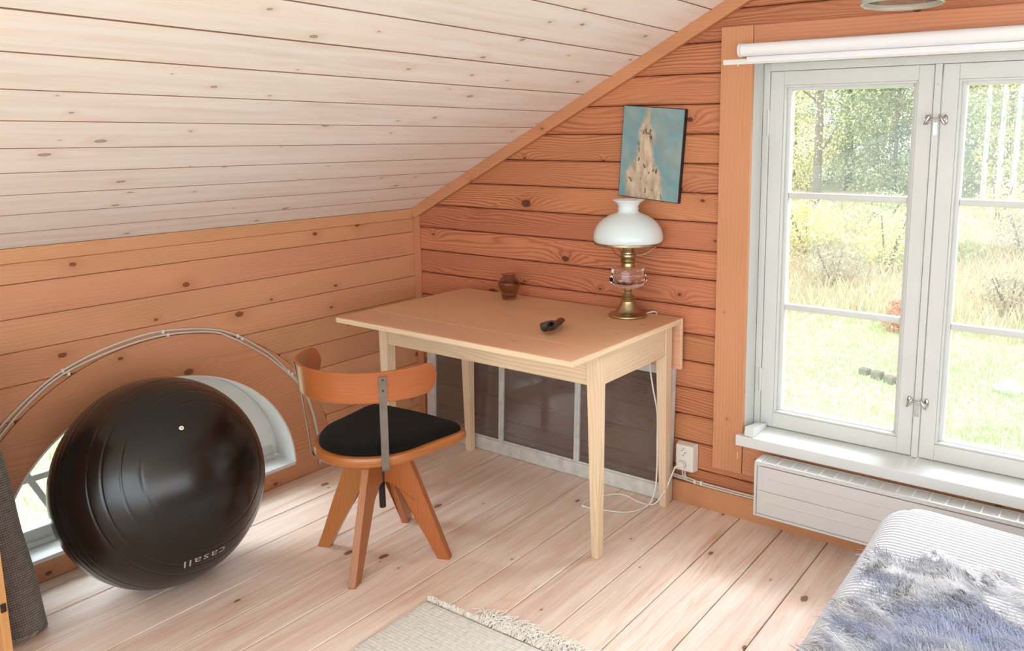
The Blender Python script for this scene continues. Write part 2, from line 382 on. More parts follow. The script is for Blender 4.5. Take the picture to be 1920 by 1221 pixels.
# ---- left knee wall with half-round opening
HY, HZ, HA, HB = -1.24, .076, .53, .492          # hole centre, semi axes
PY, PZ, PR = -1.215, .03, .69                     # arched panel around it (outer edge under the cables)
wl = empty('wall_left', kind='structure')
def ell(y, cy, cz, a, b): 
    q = 1-((y-cy)/a)**2
    return cz+b*sqrt(q) if q > 0 else -9
usL = sorted(set([YR]+frange(-2.1, -.4, 170)+[0.0]))
zs = [0, .0, .125, .232, .338, .4444, .5503, .66, .7649, .8691, .9766, 1.0414]
bandsL = list(zip(zs[1:-1], zs[2:]))
planks(wl, 'plank', usL, bandsL, lambda u, a, b: ell(u, PY, PZ, PR, PR), lambda u, a, b: 99, lambda u, v, d_: (d_-T, u, v), M['wall_l'], t=T, ch=.0022, gap=.0008)
# arched panel, one wide board face between the opening and the ring
def arch_panel():
    n = 72; vs, fs, uv = [], [], []
    def outer(k):
        a = pi*k/n; return (PY-cos(a)*PR*.998, PZ+sin(a)*PR*.998)
    def inner(k):
        a = pi*k/n; return (HY-cos(a)*HA, HZ+sin(a)*HB)
    for d_ in (0.001, -T):
        for k in range(n+1):
            for (y, z) in (outer(k), inner(k)): vs.append((d_, y, max(z, 0.0))); uv.append((y, z))
    m0 = 2*(n+1)
    for k in range(n):
        a = 2*k; fs.append((a, a+1, a+3, a+2)); fs.append((m0+a, m0+a+2, m0+a+3, m0+a+1))
        fs.append((a+1, m0+a+1, m0+a+3, a+3)); fs.append((a, a+2, m0+a+2, m0+a))
    # strip under the opening
    b = len(vs)
    y0, y1 = outer(0)[0], outer(n)[0]
    for d_ in (0.001, -T):
        for (y, z) in ((y0, 0), (y1, 0), (y1, PZ), (HY+HA, HZ), (HY-HA, HZ), (y0, PZ)): vs.append((d_, y, z)); uv.append((y, z))
    fs.append((b, b+1, b+2, b+3, b+4, b+5)); fs.append((b+11, b+10, b+9, b+8, b+7, b+6)); fs.append((b+3, b+9, b+10, b+4))
    o = mesh('arch_panel', vs, fs, M['arch'], wl, uv)
    bm = bmesh.new(); bm.from_mesh(o.data); bmesh.ops.recalc_face_normals(bm, faces=bm.faces); bm.to_mesh(o.data); bm.free()
arch_panel()
# wall core behind the boards (with the opening)
def core_left():
    n = 48; poly = [(YR, -.1), (HY-HA-.03, -.1)]
    vs, fs = [], []
    ys = [YR, HY-HA-.012]+[HY-cos(pi*k/n)*(HA+.012) for k in range(1, n)]+[HY+HA+.012, .12]
    for d_ in (-T-.0005, -.16):
        for y in ys:
            zt = 1.09; zb = ell(y, HY, HZ, HA+.0125, HB+.0125); zb = max(zb, HZ-.012)
            if y < HY-HA-.011 or y > HY+HA+.011: zb = HZ-.012
            vs += [(d_, y, zb), (d_, y, zt)]
    m_ = 2*len(ys)
    for i in range(len(ys)-1):
        a = 2*i; fs += [(a, a+2, a+3, a+1), (m_+a, m_+a+1, m_+a+3, m_+a+2), (a, m_+a, m_+a+2, a+2), (a+1, a+3, m_+a+3, m_+a+1)]
    b = len(vs); zt = HZ-.012
    for d_ in (-T-.0005, -.16): vs += [(d_, YR, -.1), (d_, .12, -.1), (d_, .12, zt), (d_, YR, zt)]
    fs += [(b, b+1, b+2, b+3), (b+7, b+6, b+5, b+4)]
    mesh('wall_core', vs, fs, M['backing'], wl)
core_left()
t1 = box('trim_1', 0, .006, YR, 0, 1.0414, 1.087, M['wall_l'], axis=1, bevel=.0015); tag(t1, kind='structure')
# white lining of the half-round opening
def lining(name, x0, x1, thick, zb, mat, parent, ins=0.0, extra=0.0):
    n = 48; vs, fs = [], []
    for k in range(n+1):
        a = pi*k/n
        for x in (x0, x1):
            for q in (0, thick+extra*max(0, -cos(a))**.6): vs.append((x, HY-cos(a)*(HA-q-ins), max(HZ+sin(a)*(HB-q-ins), zb)))
    for k in range(n):
        a = 4*k; b = a+4
        fs += [(a+1, b+1, b+3, a+3), (a, a+2, b+2, b), (a, b, b+1, a+1), (a+2, a+3, b+3, b+2)]
    fs += [(0, 1, 3, 2), (4*n, 4*n+2, 4*n+3, 4*n+1)]
    o = mesh(name, vs, fs, mat, parent, smooth=True); o.data.set_sharp_from_angle(angle=R(40)); return o
w2 = empty('window_2', (0, 0, 0), kind='structure')
lining('reveal', .0015, -.16, .006, HZ, M['reveal'], w2)
box('window_sill', -.13, .003, HY-HA+.004, HY+HA-.004, HZ-.011, HZ+.003, M['whiter'], w2, bevel=.002)
lining('window_frame', -.118, -.155, .03, HZ+.012, M['reveal'], w2, ins=.007, extra=.06)
box('bottom_rail', -.155, -.112, HY-HA+.03, HY+HA-.03, HZ+.006, HZ+.06, M['white'], w2, bevel=.004)
box('frame_step', -.122, -.095, HY-HA+.03, HY+HA-.03, HZ+.003, HZ+.02, M['white'], w2, bevel=.003)
box('muntin', -.15, -.128, HY-HA+.06, HY+HA-.06, HZ+.215, HZ+.237, M['white'], w2, bevel=.003)
for a in (-.30, .0, .30):
    ya = HY+a
    bm = bmesh.new(); L_ = .42 if a == 0 else .37
    mt = Matrix.Translation((-.139, ya*1.0, HZ+.05)) @ Matrix.Rotation(-a*1.3, 4, 'X')
    bmbox(bm, -.010, .010, -.010, .010, 0, L_, mt); from_bm('muntin', bm, M['white'], w2, 2, bevel=.003)
pp = [(HY-cos(pi*k/40)*(HA-.03), HZ+.02+sin(pi*k/40)*(HB-.05)) for k in range(41)]
prism('pane', pp, -.141, -.138, 'yz', M['pane'], w2)

# ---- gable wall with big window
wb = empty('wall_back', kind='structure')
WX0, WX1, WZ0, WZ1 = 1.70, 2.885, .30, 1.69
zb = [1.0017-.1073*i for i in range(-14, 10)]; zb = sorted(z for z in zb)
zb = [z for z in zb if z > .03]
zb = [0.0]+zb
bandsB = list(zip(zb[:-1], zb[1:]))
usB = sorted(set([.0]+frange(.001, 2*RX-.3, 260)+[WX0-.04, WX0-.0399, WX1+.04, WX1+.0401]))
def loB(u, a, b):
    if WX0-.03 < u < WX1+.03 and a < WZ1 and b > WZ1 and a > WZ0: return WZ1
    return -9
def hiB(u, a, b):
    s_ = slope(u)
    if WX0-.03 < u < WX1+.03:
        if a >= WZ0-.001 and b <= WZ1+.001: return -9
        if a < WZ0 < b: return min(s_, WZ0)
    return s_
planks(wb, 'plank', usB, bandsB, loB, hiB, lambda u, v, d_: (u, -(d_-T), v), M['wall_b'], t=T, ch=.0055, gap=.0018)
# core with opening (4 boxes clipped by the slope)
for nm, poly in (('wall_core', [(-.12, -.1), (WX0-.012, -.1), (WX0-.012, slope(WX0)), (0, 1.087), (-.12, 1.087)]),
                 ('wall_core', [(WX0-.012, -.1), (WX1+.012, -.1), (WX1+.012, WZ0-.005), (WX0-.012, WZ0-.005)]),
                 ('wall_core', [(WX0-.012, WZ1+.012), (WX1+.012, WZ1+.012), (WX1+.012, slope(WX1)), (RX, slope(RX)), (WX0-.012, slope(WX0-.012))]),
                 ('wall_core', [(WX1+.012, -.1), (XR, -.1), (XR, 1.1), (2*RX, 1.087), (WX1+.012, slope(WX1+.012))])):
    prism(nm, poly, T+.0006, .2, 'xz', M['backing'], wb)
# ---- sloping ceiling
ce = empty('ceiling', kind='structure')
sl = [0, .13, .27, .41, .55, .69, .83, .97, 1.115, 1.26, 1.41, 1.58, 1.73, 1.88, 2.03, 2.18, 2.33, 2.48, 2.63, 2.78, 2.93]
ca, sa = cos(math.atan(.5)), sin(math.atan(.5))
smax = RX/ca
sl = [s_ for s_ in sl if s_ < smax-.05]+[smax]
step = {10: .006}
for i, (s0, s1) in enumerate(zip(sl[:-1], sl[1:])):
    off = 0
    planks(ce, 'plank', [YR, -.0], [(s0, s1)], lambda u, a, b: -9, lambda u, a, b: 99,
           lambda u, v, d_: (v*ca+(d_-T+off)*sa, u, 1.087+v*sa-(d_-T+off)*ca), M['ceil'], t=T+off, ch=.0013, gap=.0011+(.0007 if i in (8, 9) else 0), side=M['tongue'])
# right-hand slope
sr = frange(0, smax, 20)
planks(ce, 'plank', [YR, 0.0], list(zip(sr[:-1], sr[1:])), lambda u, a, b: -9, lambda u, a, b: 99,
       lambda u, v, d_: (2*RX-v*ca-(d_-T)*sa, u, 1.087+v*sa-(d_-T)*ca), M['ceil'], t=T, ch=.0015, gap=.0006)
prism('roof_core', [(-.2, .99), (0-.0, 1.10), (RX, slope(RX)+.016), (2*RX, 1.10), (2*RX+.2, .99), (2*RX+.2, 1.2), (RX, slope(RX)+.24), (-.2, 1.2)], YR, .2, 'xz', M['backing'], ce)
# right knee wall and rear gable (never in view, close the room)
wr = empty('wall_right', kind='structure')
planks(wr, 'plank', [YR, 0.0], [(a, b) for a, b in zip(frange(0, 1.087, 10)[:-1], frange(0, 1.087, 10)[1:])], lambda u, a, b: -9, lambda u, a, b: 99, lambda u, v, d_: (2*RX-.3-d_+.014+.0, u, v), M['wall_l'], t=T, ch=.002)
# trims along the gable
def trim(name, poly, d0, d1, axis=0, m='casing', bev=.0015):
    o = prism(name, poly, d0, d1, 'xz', M[m], None, axis, bevel=bev); return tag(o, kind='structure')
th_ = math.atan(.5)
x0_, x1_ = .0, RX
wtr = .048
bm = bmesh.new(); mt = Matrix.Translation((0, 0, 1.087)) @ Matrix.Rotation(-th_, 4, 'Y')
bmbox(bm, .0, RX/ca, -.022, -.0005, -wtr, -.0005, mt); o = from_bm('trim_2', bm, M['casing'], None, 0, bevel=.0015); tag(o, kind='structure')
# remove overlap by shifting UV axis: grain runs along the slope
trim('trim_3', [(.0005, .0), (.040, .0), (.040, 1.055), (.0005, 1.037)], -.012, -.0002, 2)
trim('baseboard_back', [(.042, 0), (5.0, 0), (5.0, .087), (.042, .087)], -.016, -.0002, 0)
# window casing boards
CX0, CX1 = 1.588, 1.707
trim('trim_4', [(CX0, .178), (CX1, .178), (CX1, 1.797), (CX0, 1.797)], -.020, -.0003, 2)
trim('trim_5', [(CX1+.002, 1.690), (2.878, 1.690), (2.878, 1.797), (CX1+.002, 1.797)], -.019, -.0003, 0)
trim('trim_6', [(2.880, .178), (3.0, .178), (3.0, 1.797), (2.880, 1.797)], -.020, -.0003, 2)
trim('trim_7', [(CX1+.002, .178), (2.878, .178), (2.878, .294), (CX1+.002, .294)], -.017, -.0003, 0)
o = box('chip_mark', 1.690, 1.6925, -.0212, -.0203, .235, .262, M['pale'], None, 2, bevel=0); o.parent = bpy.data.objects['trim_4']
# ---- window_1
w1 = empty('window_1', kind='structure')
box('jamb_lining', WX0-.012, WX0, -.018, .1, .337, 1.70, M['white'], w1, 2, bevel=.0015)
box('jamb_lining', 2.88, 2.892, -.018, .1, .337, 1.70, M['white'], w1, 2, bevel=.0015)
box('head_lining', WX0, 2.88, -.017, .1, 1.677, 1.70, M['white'], w1, bevel=.0015)
box('frame_stile', WX0, 1.7235, .1, .17, .337, 1.677, M['white'], w1, 2, bevel=.002)
box('frame_stile', 2.8565, 2.88, .1, .17, .337, 1.677, M['white'], w1, 2, bevel=.002)
box('frame_head', 1.7235, 2.8565, .1, .17, 1.6495, 1.677, M['white'], w1, bevel=.002)
box('frame_sill', 1.7235, 2.8565, .112, .17, .325, .339, M['white'], w1, bevel=.002)
box('centre_strip', 2.2795, 2.3005, .094, .128, .339, 1.6495, M['white'], w1, 2, bevel=.002)
box('window_sill', 1.690, 2.95, -.042, .115, .297, .337, M['whiter'], w1, bevel=.003)
def sash(xa, xb, hinge_left):
    s_ = empty('sash'); s_.parent = w1
    za, zc = .3405, 1.648
    wst = .048; ytop = .102
    box('stile', xa, xa+wst, ytop, .125, za, zc, M['white'], s_, 2, bevel=.002)
    box('stile', xb-wst, xb, ytop, .125, za, zc, M['white'], s_, 2, bevel=.002)
    box('rail', xa+wst, xb-wst, ytop, .125, zc-wst, zc, M['white'], s_, bevel=.002)
    box('rail', xa+wst, xb-wst, ytop, .125, za, za+.055, M['white'], s_, bevel=.002)
    # stepped inner moulding, then the outer sash further out
    a, b, c_, d_ = xa+wst, xb-wst, za+.055, zc-wst
    e_ = .007
    for (p0, p1, q0, q1, ax) in ((a, a+e_, c_, d_, 2), (b-e_, b, c_, d_, 2), (a+e_, b-e_, d_-e_, d_, 0), (a+e_, b-e_, c_, c_+e_, 0)):
        box('moulding', p0, p1, ytop+.006, .128, q0, q1, M['white'], s_, ax, bevel=.0015)
    # inner single pane removed in season frame: glass in the outer layer with two horizontal bars
    f = .020
    for (p0, p1, q0, q1, ax) in ((a-.004, a+f, c_-.01, d_+.01, 2), (b-f, b+.004, c_-.01, d_+.01, 2), (a+f, b-f, d_-f+.002, d_+.01, 0), (a+f, b-f, c_-.01, c_+.010, 0)):
        box('outer_frame', p0, p1, .129, .165, q0, q1, M['white'], s_, ax, bevel=.003)
    zz = [c_+.010, .800, 1.212, d_-f]
    for z in zz[1:3]: box('muntin', a+f, b-f, .132, .160, z-.011, z+.011, M['white'], s_, bevel=.005)
    for q0, q1 in zip(zz[:-1], zz[1:]):
        box('pane', a+f-.004, b-f+.004, .148, .150, q0+.006, q1-.006, M['pane'], s_, bevel=0)
    for z in ((.52, 1.47) if hinge_left else ()):
        h = cyl('hinge', (xa-.004, .0995, z-.045), (xa-.004, .0995, z+.045), .0055, M['white'], s_, 10)
        box('hinge_leaf', xa-.001, xa+.02, .0995, .1025, z-.04, z+.04, M['white'], s_, bevel=.001)
    return s_
sL = sash(1.7265, 2.277, True); sR = sash(2.303, 2.854, False)
def knob(par, x, z, dx):
    k = empty('window_catch'); k.parent = par
    # oval rosette, stem and flat thumb turn
    bm = bmesh.new(); bmesh.ops.create_uvsphere(bm, u_segments=16, v_segments=8, radius=1)
    bmesh.ops.transform(bm, matrix=Matrix.Translation((x, .101, z)) @ Matrix.Diagonal((.008, .005, .017, 1)), verts=bm.verts)
    for v in ((x, x+dx*.028),): pass
    o = from_bm('window_catch_rosette', bm, M['nickel'], par, smooth=True)
    cyl('catch_stem', (x, .100, z), (x, .078, z), .004, M['nickel'], par, 10)
    bm = bmesh.new(); bmesh.ops.create_uvsphere(bm, u_segments=16, v_segments=8, radius=1)
    bmesh.ops.transform(bm, matrix=Matrix.Translation((x+dx*.006, .076, z)) @ Matrix.Rotation(dx*.5, 4, 'Y') @ Matrix.Diagonal((.006, .006, .020, 1)), verts=bm.verts)
    from_bm('catch_thumb_turn', bm, M['nickel'], par, smooth=True)
    cyl('catch_tongue', (x, .090, z), (x+dx*.028, .090, z+.003), .0035, M['nickel'], par, 8)
    bpy.data.objects.remove(k)
for z in (.535, 1.475): knob(sL, 2.262, z, 1); knob(sR, 2.318, z, -1)
for z in (.515, 1.455):
    box('strike_plate', 2.2835, 2.2965, .0915, .0939, z-.03, z+.012, M['nickel'], w1, bevel=.0006)
box('catch_screw', 2.288, 2.2905, .0925, .0941, 1.585, 1.5875, M['dark'], w1, bevel=0)

# ================================================================== BLIND, RAIL, SILL BLOCK
b_ = empty('roller_blind', (1.675, -.055, 1.712), 0, 'white rolled-up roller blind above the big window', 'blind')
def at(par, o):  # parent keeping world coordinates (mesh is in world space)
    o.parent = par; o.matrix_parent_inverse = par.matrix_basis.inverted(); return o
def PB(par, f, *a, **k):
    k['parent'] = None; o = f(*a, **k); return at(par, o)
bpy.context.view_layer.update()
PB(b_, cyl, 'roll', (1.682, -.050, 1.712), (2.93, -.050, 1.712), .0215, M['blind'], seg=28)
PB(b_, cyl, 'end_cap', (1.672, -.050, 1.712), (1.681, -.050, 1.712), .0235, M['plastic'], seg=28)
PB(b_, cyl, 'end_cap', (2.931, -.050, 1.712), (2.94, -.050, 1.712), .0235, M['plastic'], seg=28)
PB(b_, box, 'bracket', 1.6735, 1.679, -.050, -.0205, 1.70, 1.735, M['plastic'])
PB(b_, box, 'hem_bar', 1.69, 2.925, -.034, -.030, 1.672, 1.692, M['blind'])
r_ = empty('curtain_rail', (1.60, -.03, 1.677), 0, 'flat white curtain rail under the roller blind, poking out at its left end', 'curtain rail')
PB(r_, box, 'rail', 1.60, 2.95, -.0295, -.0205, 1.667, 1.686, M['plastic'])
PB(r_, box, 'stopper', 1.655, 1.660, -.032, -.0205, 1.661, 1.667, M['plastic'])
bm = bmesh.new()
sb = tag(prism('sill_block', [(-.036, .3375), (.093, .3375), (.093, .352), (-.030, .372)], 1.722, 1.757, 'yz', M['whiter'], None, 1, bevel=.002),
         'white wedge-shaped wooden block on the left end of the window sill', 'block')

# ================================================================== RADIATOR
rd = empty('radiator', (2.4, -.07, .08), 0, 'white flat electric wall radiator with a grille top below the window sill', 'radiator')
RX0, RX1, RY0, RY1, RZ0, RZ1 = 1.797, 3.02, -.114, -.034, .081, .286
PB(rd, box, 'body', RX0+.003, RX1-.003, RY0+.008, RY1, RZ0+.003, RZ1-.018, M['radiator'], bevel=.002)
# front frame lip
for (a, b, c_, d_) in ((RX0, RX0+.010, RZ0, RZ1-.006), (RX1-.010, RX1, RZ0, RZ1-.006), (RX0+.010, RX1-.010, RZ0, RZ0+.008), (RX0+.010, RX1-.010, RZ1-.014, RZ1-.006)):
    PB(rd, box, 'front_edge', a, b, RY0, RY1 if b-a < .02 else RY0+.012, c_, d_, M['radiator'], bevel=.003)
zsn = [RZ0+.010, RZ0+.098, RZ1-.016]
for z0, z1 in zip(zsn[:-1], zsn[1:]):
    PB(rd, box, 'front_panel', RX0+.012, RX1-.012, RY0+.004, RY0+.012, z0, z1-.0015, M['radiator'], bevel=.0015)
    zm = (z0+z1)/2+.006
    bm = bmesh.new(); bmesh.ops.create_cone(bm, cap_ends=True, segments=12, radius1=.0022, radius2=.0022, depth=1)
    bmesh.ops.transform(bm, matrix=Matrix.Translation(((RX0+.05+RX1-.05)/2, RY0+.0042, zm)) @ Matrix.Diagonal((1, .7, 1.6, 1)) @ Matrix.Rotation(pi/2, 4, 'Y') @ Matrix.Diagonal((1, 1, RX1-RX0-.1, 1)), verts=bm.verts)
    at(rd, from_bm('pressed_rib', bm, M['radiator'], None, smooth=True))
PB(rd, box, 'end_cap', RX0, RX0+.022, RY0+.003, RY1, RZ1-.018, RZ1, M['radiator'], bevel=.003)
PB(rd, box, 'end_cap', RX1-.022, RX1, RY0+.003, RY1, RZ1-.018, RZ1, M['radiator'], bevel=.003)
bm = bmesh.new()
bmbox(bm, RX0+.02, RX1-.02, RY0+.002, RY0+.008, RZ1-.010, RZ1); bmbox(bm, RX0+.02, RX1-.02, RY1-.006, RY1, RZ1-.010, RZ1)
xg = RX0+.028
xs = []
while xg < RX1-.03: xs.append(xg); xg += .0505
for x in xs: bmbox(bm, x, x+.006, RY0+.006, RY1-.005, RZ1-.006, RZ1)
at(rd, from_bm('grille_frame', bm, M['radiator'], None, bevel=0))
bm = bmesh.new()
for k in range(11):
    y = RY0+.0115+k*.0054; bmbox(bm, RX0+.02, RX1-.02, y, y+.0027, RZ1-.0020, RZ1-.0010)
o = at(rd, from_bm('grille_bars', bm, M['radiator'], None, bevel=0))
PB(rd, box, 'grille_slot_shade', RX0+.02, RX1-.02, RY0+.009, RY1-.007, RZ1-.0032, RZ1-.0024, M['slot_shade'], bevel=0)  # sheet close under the bars, coloured as the shade in the slots
PB(rd, box, 'wall_bracket', RX0+.12, RX0+.15, RY1, -.0171, .12, .26, M['plastic'], bevel=.001)

# ================================================================== SOCKET, CABLES
so_ = empty('wall_socket', (1.477, -.001, .14), 0, 'white double wall socket beside the right rear table leg', 'socket')
bm = bmesh.new()
vs = bmbox(bm, 1.434, 1.520, -.038, -.0005, .138, .250)
for v in vs:
    if v.co.y < -.03: v.co.x = 1.477+(v.co.x-1.477)*.86; v.co.z = .194+(v.co.z-.194)*.92
at(so_, from_bm('housing', bm, M['plastic'], None, bevel=.004))
for z in (.219, .172):
    at(so_, lathe_o := lathe('outlet_ring', [(.0165, 0), (.0195, 0), (.0195, .003), (.0165, .003)], M['plastic'], None, 24))
    me = lathe_o.data; me.transform(Matrix.Translation((1.474, -.0383, z)) @ Matrix.Rotation(pi/2, 4, 'X'))
    o = cyl('outlet_face', (1.474, -.0381, z), (1.474, -.0388, z), .0163, M['plastic'], None, 20); at(so_, o)
    if z > .2:
        for dx, dz in ((-.006, .006), (.008, -.001), (0, -.012), (0, .013)):
            at(so_, cyl('pin_hole', (1.474+dx, -.0386, z+dz), (1.474+dx, -.0396, z+dz), .0024, M['dark'], None, 8))
pl = empty('power_plug', (1.474, -.04, .172), 0, 'white round plug in the lower outlet of the wall socket', 'plug')
o = cyl('plug_body', (1.474, -.0392, .172), (1.472, -.060, .171), .0145, M['plastic'], None, 20); at(pl, o)
at(pl, tube('strain_relief', [(1.472, -.058, .171), (1.462, -.066, .168), (1.452, -.068, .160)], .0045, M['plastic'], None))
lc = tag(tube('lamp_cord', [(1.452, -.068, .160), (1.440, -.066, .13), (1.425, -.095, .07), (1.395, -.125, .02), (1.33, -.118, .0055), (1.232, -.095, .0055), (1.177, -.142, .0055), (1.148, -.208, .0055), (1.147, -.253, .0055), (1.176, -.266, .0055), (1.26, -.246, .0055), (1.335, -.210, .0055), (1.372, -.14, .012), (1.389, -.112, .06), (1.392, -.10, .15), (1.391, -.098, .26), (1.388, -.096, .38), (1.365, -.092, .48), (1.345, -.08, .56), (1.335, -.050, .64), (1.332, -.0095, .70), (1.331, -.0055, .738), (1.327, -.014, .7520), (1.315, -.045, .7515), (1.312, -.070, .7515)], .0031, M['cable']),
         'thin white cord looping over the floor under the table up to the oil lamp', 'cord')
lc.data.materials[0] = M['plastic']
wc = empty('wall_cable', (1.6, -.02, .1), 0, 'pair of thin cream cables clipped above the baseboard right of the socket', 'cable')
for dz, yy in ((.0, -.0195), (.0085, -.0185)):
    at(wc, tube('wire', [(1.30, -.021, .106+dz), (1.40, -.021, .1045+dz), (1.46, -.023, .104+dz), (1.50, -.0225, .100+dz*1.2), (1.54, yy-.002, .0965+dz), (1.66, yy-.002, .0955+dz), (1.80, yy-.002, .0965+dz)], .0034, M['cable'], None))
for x, z in ((1.518, .106), (1.545, .109), (1.79, .1)):
    at(wc, box('clip', x-.004, x+.004, -.0285, -.0175, z-.011, z+.003, M['plastic'], None, bevel=.001))
for x in (1.462, 1.473):
    at(wc, tube('riser', [(x, -.020, .138), (x+.001, -.022, .122), (x+.012, -.024, .107)], .0034, M['cable'], None))

# cables on the left wall over the half-round window
hc = empty('arched_cable', (0, -1.2, .7), 0, 'two parallel white cables arching along the left wall over the black ball', 'cable')
arc = [(-1.86, .36), (-1.79, .462), (-1.718, .546), (-1.63, .620), (-1.535, .678), (-1.40, .722), (-1.252, .743), (-1.13, .733), (-1.020, .709), (-.95, .678), (-.884, .634), (-.80, .563), (-.735, .487), (-.675, .409), (-.64, .34), (-.615, .25), (-.60, .14), (-.596, .02)]
for off in (0, 1):
    pts = []
    for i, (y, z) in enumerate(arc):
        c_ = Vector((y+1.2, z-.05)); c_.normalize(); k = .0045+.006*abs(sin(i*.75+.5)) if i < 13 else .003
        k = k if off else 0
        pts.append((.0055+.0012*off, y-c_.x*k*1.6, z-c_.y*k*1.6))
    at(hc, tube('wire', pts, .0038, M['cable'], None, 8, 6))
for i in (1, 4, 6.35, 9.3, 12.2):
    j = int(i); f = i-j; y = arc[j][0]*(1-f)+arc[j+1][0]*f; z = arc[j][1]*(1-f)+arc[j+1][1]*f
    at(hc, box('clip', .001, .011, y-.004, y+.004, z-.006, z+.007, M['plastic'], None, bevel=.001))
    at(hc, box('clip', .001, .0115, y+.012, y+.020, z-.020, z-.008, M['plastic'], None, bevel=.001))

# ================================================================== TABLE
tb = empty('drop_leaf_table', (.9, -.3, 0), 0, 'pale pine drop-leaf table with tapered legs in the corner, front leaf raised', 'table')
TZ = .746; TT = .021
TX0, TX1 = .346, 1.456
def tboard(name, x0, x1, y0, y1, z0=TZ-TT, z1=TZ, ax=0, mat='top'):
    return PB(tb, box, name, x0, x1, y0, y1, z0, z1, M[mat], axis=ax, bevel=.003)
M['topedge'] = M['pale']
def topslab(name, y0, y1):
    bm = bmesh.new(); bmbox(bm, TX0, TX1, y0, y1, TZ-TT, TZ)
    bmesh.ops.bevel(bm, geom=list(bm.edges), offset=.003, segments=2, affect='EDGES', profile=.5)
    o = from_bm(name, bm, M['top'], None, 0); o.data.materials.append(M['pale'])
    for p_ in o.data.polygons:
        if p_.center.z < TZ-.0032: p_.material_index = 1
    return at(tb, o)
topslab('tabletop', -.579, -.045)
topslab('front_leaf', -.738, -.5805)
# rear leaf hanging down
bm = bmesh.new(); bmbox(bm, TX0, TX1, -.039, -.020, .545, TZ-.001)
bmesh.ops.bevel(bm, geom=list(bm.edges), offset=.003, segments=2, affect='EDGES', profile=.5)
o = from_bm('rear_leaf', bm, M['top'], None, 0); o.data.materials.append(M['pale'])
for p_ in o.data.polygons:
    if abs(p_.normal.x) > .5: p_.material_index = 1
at(tb, o)
LX0, LX1, LY0, LY1 = .378, 1.432, -.563, -.064
def leg(x, y, sx, sy):
    zt = TZ-TT; a, b = .046, .029
    def sq(w_, z): return [(x, y, z), (x+sx*w_, y, z), (x+sx*w_, y+sy*w_, z), (x, y+sy*w_, z)]
    bm = bmesh.new(); rings = []
    for w_, z, sh in ((b-.004, 0, .002), (b, .004, 0), (a-.002, .60, 0), (a, .62, 0), (a, zt, 0)):
        q = sq(w_, z); off = (a-w_)*0.35
        rings.append([bm.verts.new((px+sx*(off*.4+sh), py+sy*(off*.4+sh), pz)) for px, py, pz in q])
    for r0, r1 in zip(rings[:-1], rings[1:]):
        for i in range(4): bm.faces.new((r0[i], r0[(i+1) % 4], r1[(i+1) % 4], r1[i]))
    bm.faces.new(rings[0]); bm.faces.new(list(reversed(rings[-1])))
    at(tb, from_bm('leg', bm, M['pale'], None, 2, bevel=.0012))
leg(LX0, LY0, 1, 1); leg(LX1, LY0, -1, 1); leg(LX0, LY1, 1, -1); leg(LX1, LY1, -1, -1)
A0, A1 = .640-.030, TZ-TT
PB(tb, box, 'apron', LX0+.046, LX1-.046, LY0+.006, LY0+.028, A0, A1, M['pale'], axis=0, bevel=.002)
PB(tb, box, 'apron', LX0+.046, LX1-.046, LY1-.028, LY1-.006, A0, A1, M['pale'], axis=0, bevel=.002)
PB(tb, box, 'apron', LX1-.026, LX1-.004, LY0+.046, LY1-.048, A0, A1, M['pale'], axis=1, bevel=.002)
PB(tb, box, 'apron', LX0+.004, LX0+.026, LY0+.046, LY1-.046, A0, A1, M['pale'], axis=1, bevel=.002)

# ================================================================== OLD WINDOW FRAME UNDER THE TABLE
of = empty('old_window_sash', (.75, -.025, 0), 0, 'old chipped white three-pane window sash leaning on the wall under the table', 'window sash')
tilt = Matrix.Translation((0, -.048, .002)) @ Matrix.Rotation(-.045, 4, 'X')
def ob(name, x0, x1, y0, y1, z0, z1, mat='oldwhite', ax=0, bev=.002):
    bm = bmesh.new(); bmbox(bm, x0, x1, y0, y1, z0, z1, tilt); at(of, from_bm(name, bm, M[mat], None, ax, bevel=bev))
OX0, OX1, OH = .083, 1.418, .560
ob('stile', OX0, OX0+.050, 0, .024, 0, OH, ax=2); ob('stile', OX1-.042, OX1, 0, .024, 0, OH, ax=2)
ob('bottom_rail', OX0+.05, OX1-.042, 0, .024, 0, .058); ob('top_rail', OX0+.05, OX1-.042, 0, .024, OH-.045, OH)
for x in (.531, .950): ob('glazing_bar', x, x+.026, .002, .022, .058, OH-.045, ax=2); 
for x in (.531, .950): ob('bar_ridge', x+.009, x+.017, -.004, .002, .058, OH-.045, ax=2, bev=.001)
for x0, x1 in ((OX0+.05, .531), (.557, .950), (.976, OX1-.042)):
    ob('pane', x0+.001, x1-.001, .011, .0135, .059, OH-.046, 'hazypane', bev=0)
    for (a, b, c_, d_) in ((x0, x1, .058, .066), (x0, x1, OH-.053, OH-.045)): ob('putty_strip', a, b, .004, .0105, c_, d_, bev=.001)
for k, z in enumerate((.0,)):
    pass

